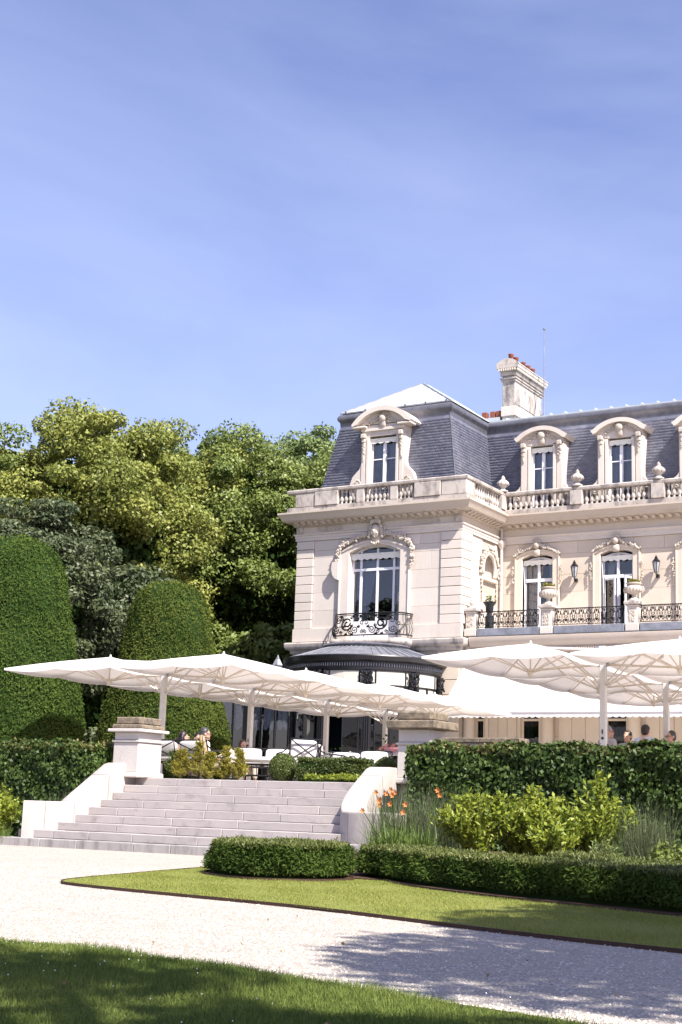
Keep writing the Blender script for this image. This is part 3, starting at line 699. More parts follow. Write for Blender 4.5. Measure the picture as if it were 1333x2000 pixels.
# bow-fronted balcony with wrought iron
def bow(s, out=0.):
    """plan of the bow: s in -1..1"""
    x = -25.95+(1.6+out)*math.copysign(abs(s)**.9, s); y = PW-.02-(.82+out)*(1-abs(s)**5)**.55; return x, y
ss = list(np.linspace(-1, 1, 41))
rows = []
for d, z in [(-.15, 6.62), (.0, 6.66), (.08, 6.74), (.14, 6.82), (.14, 6.92), (.08, 6.99), (-.02, 7.005)]: rows.append([(*bow(s_, d), z) for s_ in ss])
mb = MB(); mb.grid(rows); n_ = len(ss); mb.f.append(tuple(range(n_-1, -1, -1))); k_ = len(rows)-1; mb.f.append(tuple(k_*n_+j for j in range(n_)))
bs = hp('bow_balcony', mb, 'weathered', None, 45)
rail_len = 0; PTS = [Vector((*bow(s_), 0)) for s_ in np.linspace(-1, 1, 161)]; CUM = [0]
for a, b in zip(PTS, PTS[1:]): CUM.append(CUM[-1]+(b-a).length)
HALF = CUM[-1]/2
def on_rail(t_, h):
    """t_ metres along the rail from its middle, h metres above its foot -> point on the belly"""
    d = min(max(t_+HALF, 0), CUM[-1]-1e-4); i = max(0, min(len(CUM)-2, int(np.searchsorted(CUM, d, side='right'))-1)); f_ = (d-CUM[i])/(CUM[i+1]-CUM[i])
    p = PTS[i].lerp(PTS[i+1], f_); tg = (PTS[i+1]-PTS[i]).normalized(); nn = Vector((tg.y, -tg.x, 0))
    u = h/.8; b = .13*math.sin(math.pi*min(1, u*.95+.18))**1.2 if u < .85 else .02
    b = .13*math.exp(-((u-.25)/.3)**2)+.02*u
    q = p+nn*(b-.06); return (q.x, q.y, 7.12+h)
rl = MB()
for h, r in ((.80, .028), (.735, .016), (.0, .024)): rl.tube([on_rail(t_, h) for t_ in np.linspace(-HALF, HALF, 60)], r, 6)
for t_ in (-HALF+.02, -HALF*.62, -.0, HALF*.62, HALF-.02): rl.tube([on_rail(t_, h) for h in np.linspace(-.1, .0, 2)], .014, 5)
for s_ in (-1, 1):
    for k in range(5): rl.tube([on_rail(s_*(HALF-.05-.12*k), h) for h in np.linspace(0, .8, 9)], .013, 5)
rl = hp('balcony_railing', rl, 'iron', bs)
def scroll(cx, cz, r0, r1, a0, turns, w=.014, tail=None):
    w *= 1.35
    p = spiral((cx, cz), r0, r1, a0, turns, 22)
    if tail: p = tail+p
    mb = MB(); mb.tube([on_rail(a, b) for a, b in p], w, 5); e = on_rail(*p[-1]); mb.ball(e, .026, .022, .026, 6, 4)
    return hp('iron_scroll', mb, 'iron', bs)
for e in (-1, 1):
    A = lambda a: a if e > 0 else 180-a
    scroll(e*.72, .43, .27, .05, A(200), 1.7*e, .026); scroll(e*.36, .20, .15, .03, A(20), -1.6*e, .015); scroll(e*1.18, .20, .14, .03, A(160), 1.6*e, .015)
    scroll(e*.30, .60, .11, .03, A(-60), 1.4*e); scroll(e*1.12, .55, .16, .03, A(180), -1.5*e, .015); scroll(e*.07, .45, .14, .05, A(180), -.8*e)
    scroll(e*.60, .10, .08, .02, A(0), 1.3*e, .012); scroll(e*.95, .09, .07, .02, A(180), -1.3*e, .012); scroll(e*.08, .12, .08, .02, A(90), 1.2*e, .012); scroll(e*.55, .66, .06, .02, A(0), -1.2*e, .011)
    scroll(e*.95, .62, .09, .02, A(0), -1.4*e, .013); scroll(e*1.36, .42, .11, .02, A(90), 1.3*e, .013); scroll(e*.5, .34, .07, .02, A(120), 1.3*e, .012); scroll(e*.16, .66, .06, .02, A(0), 1.3*e, .012); scroll(e*1.36, .12, .07, .02, A(0), -1.3*e, .012)
    for cx, cz in ((.5, .03), (.85, .3), (.2, .3), (1.0, .68), (.45, .70), (1.3, .04), (.75, .03), (.1, .7)):
        mb = MB(); q = on_rail(e*cx, cz); mb.ball(q, .075, .025, .05, 6, 4); mb.ball((q[0]+.03, q[1], q[2]+.03), .02, .02, .05, 6, 4); hp('iron_leaf', mb, 'iron', bs)
# wing windows
for k, c in enumerate(bays[:3]):
    w = joinery(c-.6, c+.6, 7.1, 10.26, WW+.15, [c], [9.53], .15, panel=.3, mw=.1, tw=.12, skip=((0,0),(1,0)) if k == 1 else ())
    room(w, c-.9, c+.9, 7.06, 10.6, WW+.46, WW+2.8)
    if k != 1: curtain(w, c-.56, c-.12, 7.1, 10.2, WW+.4, 'curtain', None, 5); curtain(w, c+.56, c+.28, 7.1, 10.3, WW+.42, 'curtain', .3, 4)
    else:
        curtain(w, c-.56, c-.06, 7.1, 9.45, WW+.42, 'curtain', None, 5); curtain(w, c-.5, c-.1, 9.5, 10.3, WW+.44, 'curtain', .5, 4)
        for e in (-1, 1):       # the two leaves standing ajar
            lf = MB(); L_ = .56; h0, h1 = 7.15, 9.46
            for a, b, z0, z1 in ((0, .07, h0, h1), (L_-.07, L_, h0, h1), (.07, L_-.07, h0, h0+.5), (.07, L_-.07, h1-.07, h1)): lf.box(a, b, 0, .05, z0, z1)
            ang = R_(-24) if e < 0 else R_(180+75)
            lo = hp('casement_leaf', lf, 'white_paint', w); lo.location = (c+e*.56, WW+.14, 0); lo.rotation_euler = (0, 0, ang)
            pn = MB(); pn.box(.07, L_-.07, .02, .028, h0+.5, h1-.07); po = hp('pane', pn, 'glass', w); po.location = lo.location; po.rotation_euler = lo.rotation_euler
    hp('blind', scallops(c-.6, c+.6, 10.24, 10.13, WW+.06, 5), 'blind_white', w); hp('blind_box', MB().bbox(c-.61, c+.61, WW+.04, WW+.12, 10.235, 10.29), 'blind_white', w)
    hp('blind_arm', MB().tube([(c-.6, WW+.06, 10.2), (c-.5, WW-.02, 8.9)], .012, 5), 'white_paint', w)
    s_ = surround(c-.9, c-.61, c+.61, c+.9, 7.1, 10.36, .16, WW, .07, 'limestone_warm')
    garland(s_, [(c-.92, 10.44), (c-.5, 10.68), (c-.1, 10.84)], .07, 70, WW-.1); garland(s_, [(c+.92, 10.44), (c+.5, 10.68), (c+.1, 10.84)], .07, 70, WW-.1)
    for e in (-1, 1): garland(s_, [(c+e*.97, 10.05), (c+e*.98, 9.7), (c+e*.97, 9.4)], .06, 34, WW-.08, name='drop_ornament')
    mb = MB(); mb.bbox(c-.13, c+.13, WW-.17, WW, 10.4, 10.66, .04); mb.ball((c, WW-.14, 10.82), .13, .1, .15, 9, 6)
    for e in (-1, 1):
        for j in range(4): mb.ball((c+e*(.14+.05*j), WW-.12, 10.86-.05*j), .06, .06, .06, 6, 4)
    for j in range(5): a = R_(30+30*j); mb.ball((c+.13*math.cos(a), WW-.14, 10.94+.07*math.sin(a)), .05, .05, .07, 6, 4)
    hp('keystone', mb, 'carved', s_, 60)
# niche on the pavilion side
ni = MB(); rows = []
for v in np.linspace(0, 1, 9):
    r = []
    for u in np.linspace(0, math.pi, 15):
        r.append((XR-.03-.38*math.sin(u)*math.sqrt(max(0, 1-(v*.97)**2)) , 49.0-.55*math.cos(u), 9.45+1.0*v))
    rows.append(r)
ni.grid(rows); ni = hp('niche', ni, 'carved')
arcp = [(49.0+.55*math.cos(R_(a)), 9.8+.62*math.sin(R_(a))) for a in np.linspace(-20, 200, 24)]
hp('niche_arch', MB().tube([(XR+.03, y, z) for y, z in arcp], .07, 8), 'limestone', ni)
mb = MB(); mb.poly([(0,0)], 0, 0) if False else mb.bbox(XR-.2, XR+.12, 48.35, 49.65, 9.36, 9.5, .03); hp('niche_sill', mb, 'limestone', ni)
mb = MB()
for k in range(150):
    a = R_(rng.uniform(-15, 195)); rr = rng.uniform(.62, .85); s_ = rng.uniform(.04, .07); mb.ball((XR+rng.uniform(.02, .1), 49.0+rr*math.cos(a), 9.8+rr*1.1*math.sin(a)), s_, s_, s_, 6, 4)
for y in (48.35, 49.62):
    for k in range(22): s_ = .055-.0015*k; mb.ball((XR+.05, y+rng.normal()*.03, 9.4-.04*k), s_, s_, s_, 6, 4)
tag(hp('niche_garland', mb, 'carved', ni), kind='stuff')
# rainwater pipe in the corner
mb = MB(); mb.tube([(-22.32, 49.86, 7.1), (-22.32, 49.86, 10.75)], .06, 10); mb.lathe([(.06,0),(.15,.2),(.17,.26),(.17,.34)], (-22.32, 49.86, 10.72), 12); mb.tube([(-22.32, 49.86, 11.0), (-22.32, 49.86, 11.55)], .055, 10)
for z in (8.1, 9.4): mb.lathe([(.075,0),(.075,.05)], (-22.32, 49.86, z), 10)
hp('rainwater_pipe', mb, 'limestone', None, 40)
# --- attic balustrade
bp = course('balustrade', [(-.05, 12.0), (.33, 12.05), (.33, 12.2), (.28, 12.22), (.05, 12.22), (.0, 12.0)], 'weathered')
course('coping', [(.06, 12.76), (.31, 12.76), (.35, 12.79), (.36, 12.87), (.32, 12.91), (.06, 12.92), (.05, 12.76)], 'weathered', parent=bp)
ba = MB(); ba.lathe([(.065,0),(.065,.03),(.04,.05),(.055,.09),(.083,.15),(.075,.21),(.045,.30),(.032,.38),(.036,.42),(.05,.44),(.05,.47),(.062,.48),(.062,.53)], (0,0,0), 10); ba = ba.mesh('baluster', 'weathered', True)
def run_y(x0, x1, y, n=None):
    n = n or max(2, round((x1-x0)/.207))
    for k in range(n): piece('baluster', ba, bp, (x0+(x1-x0)*(k+.5)/n, y, 12.225))
def block(x0, x1, y0, y1, cap=False, out=.02):
    hp('pedestal_block', MB().bbox(x0, x1, y0-out, y1, 12.222, 12.757, .012), 'weathered', bp)
YB = PW-.30
block(-29.45, -28.58, YB, YB+.22); block(-28.55, -27.54, YB-.05, YB+.22)
run_y(-27.52, -26.77, YB+.1, 4); block(-26.75, -26.42, YB, YB+.22); run_y(-26.40, -25.32, YB+.1, 6); block(-25.30, -25.0, YB, YB+.22); run_y(-24.98, -24.3, YB+.1, 4)
block(-24.27, -23.2, YB-.05, YB+.22); block(-23.17, XR+.30, YB, YB+.6)
XS = XR+.30
hp('pedestal_block', MB().bbox(XS-.24, XS-.0, YB+.605, 47.1, 12.222, 12.757, .012), 'weathered', bp)
n = 11
for k in range(n): piece('baluster', ba, bp, (XS-.1, 47.15+(49.35-47.15)*(k+.5)/n, 12.225))
YV = WW-.30
block(XS-.24, XS+.08, 49.4, 49.95)
peds = [-19.24, -16.13, -13.02, -9.9]
x = XS+.12
for p in peds:
    run_y(x, p-.26, YV+.1); block(p-.24, p+.24, YV-.08, YV+.22); x = p+.26
fin = MB(); fin.lathe([(.20,0),(.20,.06),(.13,.09),(.085,.14),(.09,.18),(.20,.26),(.235,.34),(.20,.42),(.12,.48),(.07,.51),(.085,.55),(.06,.60),(.02,.66)], (0,0,0), 14); 
for k in range(10): a = k*.628; fin.ball((.2*math.cos(a), .2*math.sin(a), .33), .05, .05, .07, 6, 4)
fin = fin.mesh('finial', 'weathered', True)
for p in [XS-.05]+peds[:3]: piece('finial', fin, bp, (p, YV+.08 if p > -22 else 49.7, 12.92))
# --- mansard slopes: planes lean back .19 per metre
LEAN = .19
def mans(name, prof): return course(name, prof, 'zinc_dark', xl=-28.76, yp=47.17, xr=-23.03, yw=50.5, yl=PW+8, smooth=40)
inset = lambda z: -LEAN*(z-13.17)
base = course('mansard_roof', [(inset(12.05), 12.05), (inset(15.95)-.0, 15.95)], 'slate', xl=-28.76, yp=47.17, xr=-23.03, yw=50.5, yl=PW+8)
mans('roof_gutter', [(inset(15.62)+.005, 15.62), (inset(15.7)+.03, 15.72), (inset(15.8)+.06, 15.80), (inset(15.85)+.13, 15.86), (inset(15.9)+.17, 15.95), (inset(16)+.16, 16.04), (inset(16)+.10, 16.11), (inset(16), 16.13), (-1.1, 16.16)])
def slates(P0, ux, uz, nrm, w_of, rows, rh, name):
    """courses of slates; P0 foot of the slope, ux along, uz up the slope; w_of(h) -> (a,b) run of the course at height h"""
    V = []; Q = []; T = []
    for r in range(rows):
        h0 = r*rh; a, b = w_of(h0); off = (.5 if r % 2 else 0)*.2+rng.uniform(-.01, .01)
        xs = np.arange(a-off, b, .2)
        for x in xs:
            x0 = max(a, x+.005); x1 = min(b, x+.195)
            if x1-x0 < .03: continue
            lo = h0+rng.uniform(-.004, .004); hi = h0+rh*1.15; d = .004+rng.uniform(0, .006); n0 = len(V)
            c = [P0+ux*x0+uz*lo+nrm*d, P0+ux*x1+uz*lo+nrm*(d+rng.uniform(-.003,.003)), P0+ux*x1+uz*hi+nrm*.004, P0+ux*x0+uz*hi+nrm*.004, P0+ux*x0+uz*lo+nrm*.001, P0+ux*x1+uz*lo+nrm*.001]
            V += c; Q += [[n0, n0+1, n0+2, n0+3], [n0+4, n0+5, n0+1, n0]]; t_ = rng.beta(2, 2.5); T += [t_, t_*.75]
    me = np_mesh(name, np.array(V), np.array(Q), np.array(T), 'slate'); return tag(link(name, me, base), kind='stuff')
sl_ = math.sqrt(1+LEAN**2); A_ = np.array
Hs = (15.64-12.05)*sl_; nr = int(Hs/.118)
z_ = lambda h: 12.05+h/sl_
slates(A_([0, 47.17-inset(12.05), 12.05]), A_([1.,0,0]), A_([0, LEAN, 1])/sl_, A_([0,-1,LEAN])/sl_, lambda h: (-28.76-inset(z_(h)), -23.03+inset(z_(h))), nr, .118, 'front_slates')
slates(A_([-23.03+inset(12.05), 0, 12.05]), A_([0,1.,0]), A_([-LEAN, 0, 1])/sl_, A_([1,0,LEAN])/sl_, lambda h: (47.17-inset(z_(h)), 50.5-inset(z_(h))), nr, .118, 'side_slates')
slates(A_([0, 50.5-inset(12.05), 12.05]), A_([1.,0,0]), A_([0, LEAN, 1])/sl_, A_([0,-1,LEAN])/sl_, lambda h: (-23.03+inset(z_(h)), XE), nr, .118, 'wing_slates')
hip = MB(); hip.tube([(-23.03+inset(12.1), 47.17-inset(12.1), 12.1), (-23.03+inset(15.65), 47.17-inset(15.65), 15.65)], .022, 6); hp('hip_roll', hip, 'zinc_dark', base)
# zinc top of the pavilion and of the wing
e0, e1, ey, ez = -28.30, -23.47, 47.62, 16.17
zr = MB(); zr.add([(e0,ey,ez),(e1,ey,ez),(-25.95,50.05,17.80),(-25.95,57,17.80),(e0,57,ez),(e1,57,ez)], [(0,1,2),(1,5,3,2),(4,0,2,3)]); zr = hp('zinc_roof', zr, 'zinc')
for k in range(-3, 4):
    xk = -25.88+k*.62; top = Vector((xk, ey+(50.05-ey)*(1-abs(xk+25.885)/2.415), ez+(17.8-ez)*(1-abs(xk+25.885)/2.415)))
    hp('seam', MB().tube([(xk, ey+.02, ez+.02), (top.x, top.y, top.z+.012)], .016, 5), 'zinc', zr)
for a, b in (((e0,ey,ez),(-25.95,50.05,17.80)), ((e1,ey,ez),(-25.95,50.05,17.80)), ((-25.95,50.05,17.80),(-25.95,57,17.80))): hp('ridge_roll', MB().tube([a, b], .04, 7), 'zinc_mid', zr)
for k in range(9):
    yk = ey+.3+k*.62; dx = min(2.415, (yk-ey)); hp('seam', MB().tube([(e1, yk, ez+.02), (e1-dx*.985, yk, ez+(17.8-ez)*dx/2.43+.012)], .022, 5), 'zinc', zr)
hp('roof_edge', MB().box(e0-.02, e1+.02, ey-.02, ey+.0, ez-.03, ez+.02), 'zinc_mid', zr)
for k in range(6): hp('snow_stop', MB().box(-28.1+k*.88, -28.05+k*.88, ey-.03, ey+.03, ez, ez+.075), 'zinc_dark', zr)
wz = MB(); wz.add([(-25, 50.98, 16.17), (XE, 50.98, 16.17), (XE, 58, 17.0), (-25, 58, 17.0)], [(0,1,2,3)]); wz.box(-23.4, XE, 50.955, 50.985, 16.10, 16.172); wz = hp('wing_zinc_roof', wz, 'zinc')
for x in np.arange(-22.7, XE, .615): hp('seam', MB().add([(x-.045,50.99,16.16),(x+.045,50.99,16.16),(x,50.99,16.26),(x-.045,51.6,16.24),(x+.045,51.6,16.24),(x,51.6,16.33)], [(0,1,2),(1,4,5,2),(0,2,5,3)]), 'zinc', wz)
# --- dormers
def volute(mb, x, z, y, r, e):
    mb.tube([(a, y, b) for a, b in spiral((x, z), r, r*.12, 90, 2.0*e, 26)], r*.16, 6); mb.ball((x, y, z), r*.28, .04, r*.28, 8, 5)
def dormer(c, yf, z0, half, win, wtop, ped_half, ped_z, crown, big):
    d = MB(); jw = half
    for e in (-1, 1):
        o = [(win, z0), (win, wtop+.12), (jw, wtop+.12), (jw, z0+1.35 if big else z0+.85)]
        if big: o += [(jw+.06, z0+1.15), (jw+.2, z0+1.02), (jw+.36, z0+.86), (jw+.46, z0+.6), (jw+.47, z0+.3), (jw+.44, z0)]
        else: o += [(jw+.08, z0+.72), (jw+.24, z0+.6), (jw+.3, z0+.4), (jw+.3, z0)]
        pts = [(c+e*a, b) for a, b in o]; d.poly(pts if e < 0 else pts[::-1], yf, yf+.35)
    d.box(c-jw+.02, c+jw-.02, yf+.01, yf+.34, wtop+.1, ped_z-.02)
    d = hp('dormer', d, 'limestone')
    # cheeks and back
    hp('cheek', MB().box(c-jw+.03, c-jw+.1, yf+.36, yf+1.9, z0, ped_z), 'limestone', d); hp('cheek', MB().box(c+jw-.1, c+jw-.03, yf+.36, yf+1.9, z0, ped_z), 'limestone', d)
    # pilaster strips and inner architrave
    for e in (-1, 1):
        x0, x1 = sorted((c+e*(win+.0), c+e*(win+.11))); hp('architrave', MB().bbox(x0, x1, yf-.045, yf, z0, wtop+.02, .012), 'limestone', d)
        x0, x1 = sorted((c+e*(win+.15), c+e*(jw-.02))); hp('pilaster', MB().bbox(x0, x1, yf-.03, yf, z0, wtop+.1, .012), 'limestone', d)
        mb = MB(); xx = c+e*(jw-.12)
        mb.bbox(xx-.1, xx+.1, yf-.17, yf, wtop+.02, wtop+.2, .03); mb.bbox(xx-.08, xx+.08, yf-.12, yf, wtop-.14, wtop+.02, .03)
        for k in range(16 if big else 9): s_ = .055-.0018*k; mb.ball((xx+rng.normal()*.02, yf-.05, wtop-.16-.045*k), s_, s_, s_, 6, 4)
        hp('bracket', mb, 'carved', d)
        mb = MB(); vr = .2 if big else .14; volute(mb, c+e*(jw+.17 if big else jw+.1), z0+(.52 if big else .3), yf-.02, vr, e)
        for k in range(8): a = R_(45*k); mb.ball((c+e*(jw+.17 if big else jw+.1)+.05*math.cos(a), yf-.04, z0+(.52 if big else .3)+.05*math.sin(a)), .03, .03, .03, 6, 4)
        hp('volute', mb, 'carved', d)
    # pediment
    pd = MB(); rise = crown-ped_z
    if big:
        r_o = seg_arc(c-ped_half, c+ped_half, ped_z, rise, 20); r_i = seg_arc(c-ped_half+.28, c+ped_half-.28, ped_z+.02, rise-.2, 20)
        pd.poly(r_o+[(c+ped_half-.05, ped_z-.06)]+r_i[::-1]+[(c-ped_half+.05, ped_z-.06)], yf-.22, yf+1.6)
        pd.poly(r_i, yf+.02, yf+.3)
        for e in (-1, 1):
            x0, x1 = sorted((c+e*(ped_half-.04), c+e*(ped_half-.62))); pd.bbox(x0, x1, yf-.2, yf+.3, ped_z-.14, ped_z-.062, .02)
        pd.box(c-jw, c+jw, yf-.06, yf+.3, ped_z-.26, ped_z-.15)
    else:
        k_ = .14; r_o = seg_arc(c-ped_half+.1, c+ped_half-.1, ped_z+.06, rise-.06, 18); r_i = seg_arc(c-ped_half+.22, c+ped_half-.22, ped_z-.08, rise-.08, 18)
        pd.poly([(c-ped_half, ped_z+.02)]+r_o+[(c+ped_half, ped_z+.02), (c+ped_half-.1, ped_z-.12)]+r_i[::-1]+[(c-ped_half+.1, ped_z-.12)], yf-.18, yf+1.5)
        pd.poly(r_i+[(c+jw, ped_z-.3), (c-jw, ped_z-.3)], yf-.0, yf+.3)
    hp('pediment', pd, 'limestone', d, 40)
    cr = MB(); zc = ped_z+(.14 if big else .02)
    cr.bbox(c-.13, c+.13, yf-.1, yf+.02, zc-.3, zc+.1, .04); cr.ball((c, yf-.08, zc+.06), .17, .1, .17, 9, 6)
    for e in (-1, 1):
        cr.tube([(a, yf-.04, b) for a, b in spiral((c+e*.2, zc+.16), .13, .03, 90, 1.3*e, 14)], .032, 6)
        for k in range(12): cr.ball((c+e*(.25+.035*k*(1.1 if big else .9)), yf-.03, zc+.02-.012*k+rng.normal()*.03), .045, .04, .04, 6, 4)
    hp('cartouche', cr, 'carved', d, 60)
    # sash
    f = MB(); yw_ = yf+.2
    f.box(c-win, c-win+.07, yw_, yw_+.08, z0, wtop); f.box(c+win-.07, c+win, yw_, yw_+.08, z0, wtop); f.box(c-.065, c+.065, yw_-.02, yw_+.07, z0, wtop); f.box(c-win+.07, c+win-.07, yw_+.004, yw_+.076, wtop-.08, wtop); 
    zt2 = z0+(wtop-z0)*.66; f.box(c-win+.07, c+win-.07, yw_+.01, yw_+.06, zt2-.02, zt2+.02); hp('sash', f, 'white_paint', d)
    for e in (-1, 1):
        for a, b in ((z0, zt2-.02), (zt2+.02, wtop-.08)):
            x0, x1 = sorted((c+e*.065, c+e*(win-.07))); j = random.uniform(-.006, .006)
            hp('pane', MB().add([(x0,yw_+.03+j,a),(x1,yw_+.03-j,a),(x1,yw_+.03-j,b),(x0,yw_+.03+j,b)], [(0,1,2,3)]), 'glass', d)
        curtain(d, c+e*(win-.05), c+e*(.10 if e > 0 else .14), z0, wtop, yf+.36, 'curtain_blue', None if e < 0 else .7, 5)
    room(d, c-win-.1, c+win+.1, z0-.1, wtop+.1, yf+.345, yf+1.8)
    hp('blind', scallops(c-win+.01, c+win-.01, wtop-.02, wtop-.14, yf+.1, 4), 'blind_white', d); hp('blind_box', MB().bbox(c-win+.01, c+win-.01, yf+.07, yf+.16, wtop-.03, wtop+.02), 'blind_white', d)
    hp('blind_arm', MB().tube([(c-win+.02, yf+.1, wtop-.1), (c-win+.12, yf-.0, wtop-1.1)], .011, 5), 'white_paint', d)
    return d
dormer(-25.98, 46.92, 12.5, .93, .585, 14.80, 1.30, 15.36, 16.02, True)
for c in bays: dormer(c+.08, 50.15, 12.4, .86, .46, 14.66, 1.09, 15.05, 15.48, False)
# --- chimney stack
ch = MB(); ch.bbox(-23.50, -22.94, 52.4, 55.2, 15.9, 18.45, .02); ch = hp('chimney', ch, 'weathered')
for (o_, a, b) in ((.04, 16.75, 17.15), (.05, 18.2, 18.28), (.09, 18.29, 18.36), (.07, 18.45, 18.62), (.13, 18.625, 18.72), (.2, 18.725, 18.9)):
    hp('chimney_moulding', MB().bbox(-23.50-o_, -22.94+o_, 52.4-o_, 55.2+o_, a, b, .015), 'weathered' if a > 17 else 'limestone', ch)
dn = MB()
for k in range(8): dn.box(-23.6+k*.1, -23.55+k*.1, 52.18, 52.26, 18.63, 18.72)
for k in range(36): dn.box(-22.81, -22.76, 52.25+k*.085, 52.3+k*.085, 18.63, 18.72)
tag(hp('dentils', dn, 'limestone', ch), kind='stuff')
sg = seg_arc(-23.72, -22.72, 18.9, .24, 12); hp('chimney_top', MB().poly(sg+[(-22.72, 18.88), (-23.72, 18.88)], 52.2, 55.4), 'weathered', ch)
hp('side_panel', MB().bbox(-22.945, -22.915, 52.7, 54.95, 17.25, 18.1, .01), 'weathered', ch)
po = MB(); po.lathe([(.11,0),(.10,.3),(.12,.33),(.12,.36),(.09,.38)], (0,0,0), 12); po = po.mesh('chimney_pot', 'terracotta', True)
for k in range(5): piece('chimney_pot', po, ch, (-23.22, 52.6+.5*k+(.25 if k > 1 else 0), 19.06))
lo_ = MB(); lo_.box(-24.6, -23.6, 52.4, 52.9, 15.9, 16.75); lo_ = hp('low_stack', lo_, 'zinc')
for x in (-24.35, -23.98, -23.72): hp('square_pot', MB().bbox(x-.11, x+.11, 52.5, 52.75, 16.75, 17.05, .015), 'terracotta', lo_)
an = MB(); an.tube([(-22.42, 54.2, 16.4), (-22.42, 54.2, 20.85)], .028, 6, .016); an.ball((-22.42, 54.2, 20.9), .06); an.tube([(-22.42, 54.2, 17.2), (-22.9, 54.6, 17.2)], .02); an.tube([(-22.42, 54.2, 18.1), (-22.9, 54.6, 18.1)], .02)
hp('lightning_rod', an, 'zinc_mid')
# --- first-floor balcony: pedestals and railings
def bal_ped(x):
    p = MB(); p.bbox(x-.24, x+.24, 46.86, 47.32, 7.078, 7.34, .015); p = hp('balcony_pedestal', p, 'limestone')
    hp('pedestal_die', MB().bbox(x-.19, x+.19, 46.9, 47.28, 7.343, 7.9, .012), 'limestone', p); hp('pedestal_neck', MB().bbox(x-.22, x+.22, 46.87, 47.31, 7.903, 7.97, .02), 'limestone', p)
    hp('pedestal_cap', MB().bbox(x-.28, x+.28, 46.81, 47.37, 7.973, 8.1, .025), 'weathered', p)
    mb = MB()
    for k in range(46): s_ = rng.uniform(.02, .04); mb.ball((x+rng.uniform(-.11, .11), 46.895, 7.62+rng.uniform(-.2, .2)), s_, .02, s_*1.3, 6, 4)
    hp('carved_panel', mb, 'carved', p)
BPX = [-22.18, -19.27, -16.17, -13.07]
for x in BPX: bal_ped(x)
mot = MB(); W_ = .265
for e in (-1, 1):
    mot.tube([(e*(.02+.09*math.sin(u*math.pi)), -.02-.05*(1-u), .57*u) for u in np.linspace(0, 1, 9)], .011, 4)
    mot.tube([(e*(.12-.085*math.sin(u*math.pi)), -.02-.05*(1-u), .57*u) for u in np.linspace(0, 1, 9)], .009, 4)
    mot.tube([(e*.07+.05*math.cos(a), -.045, .14+.06*math.sin(a)) for a in np.linspace(0, 6.28, 9)], .009, 4)
    mot.ball((e*.06, -.035, .40), .02, .015, .06, 6, 4)
mot.tube([(.06*math.cos(a), -.04, .28+.035*math.sin(a)) for a in np.linspace(0, 6.28, 10)], .011, 4); mot.ball((0, -.045, .16), .045, .016, .045, 6, 4); mot.ball((0, -.03, .46), .03, .016, .05, 6, 4)
mot.tube([(-W_/2, -.03, .36), (0, -.03, .52), (W_/2, -.03, .36)], .009, 4); mot.tube([(-W_/2, -.06, .1), (0, -.06, .22), (W_/2, -.06, .1)], .009, 4)
mot = mot.mesh('iron_motif', 'iron')
for a, b in zip(BPX, BPX[1:]):
    a += .3; b -= .3
    r = MB(); r.box(a, b, 46.955, 46.985, 7.925, 7.96); r.box(a, b, 46.87, 46.90, 7.365, 7.385); r.tube([(a, 46.97, 7.94), (a, 46.885, 7.37)], .016, 5); r.tube([(b, 46.97, 7.94), (b, 46.885, 7.37)], .016, 5); r.tube([((a+b)/2, 46.97, 7.94), ((a+b)/2, 46.885, 7.32)], .014, 5)
    r = hp('railing', r, 'iron'); n = round((b-a)/W_)
    for k in range(n): piece('iron_motif', mot, r, (a+(b-a)*(k+.5)/n, 46.965, 7.37), 0, ((b-a)/n/W_, 1, 1))
    hp('kerb', MB().bbox(a-.02, b+.02, 46.85, 47.15, 7.079, 7.335, .01), 'zinc_mid', bal)
# urns on the pedestals, pot, wall lanterns
def urn(x, label):
    t = thing('stone_urn', label, 'urn', (x, 47.09, 8.1), 0, 'urns on the balcony pedestals')
    mb = MB(); mb.bbox(-.16, .16, -.16, .16, 0, .07, .01); mb.lathe([(.15,.07),(.14,.1),(.07,.14),(.06,.2),(.09,.24),(.2,.29),(.28,.37),(.3,.45),(.25,.52),(.2,.55),(.24,.58),(.27,.6),(.27,.63),(.22,.64)], (0,0,0), 18); o = mb.build('bowl', 'carved', t); smooth_by_angle(o, 50)
    for e in (-1, 1): MB().tube([(e*(.27+.08*math.sin(a)), 0, .40+.1*math.cos(a)) for a in np.linspace(-.3, 3.4, 9)], .025, 6).build('handle', 'carved', t)
    fl_ = MB()
    for k in range(16): a = k*.3927; fl_.ball((.27*math.cos(a), .27*math.sin(a), .40), .04, .04, .085, 6, 4)
    fl_.build('gadroon', 'carved', t)
    P = np.column_stack([rng.normal(0, .1, 160), rng.normal(0, .1, 160), .63+rng.uniform(0, .14, 160)]); V, Q = leaf_quads(P, np.tile([0,0,1.], (160,1)), .09, .05); link('plant', np_mesh('plant', V, Q, tints(160), 'leaf_gold'), t)
urn(BPX[1], 'carved stone urn with small plants on the balcony pedestal by the closed window'); urn(BPX[2], 'carved stone urn with small plants on the balcony pedestal by the open window')
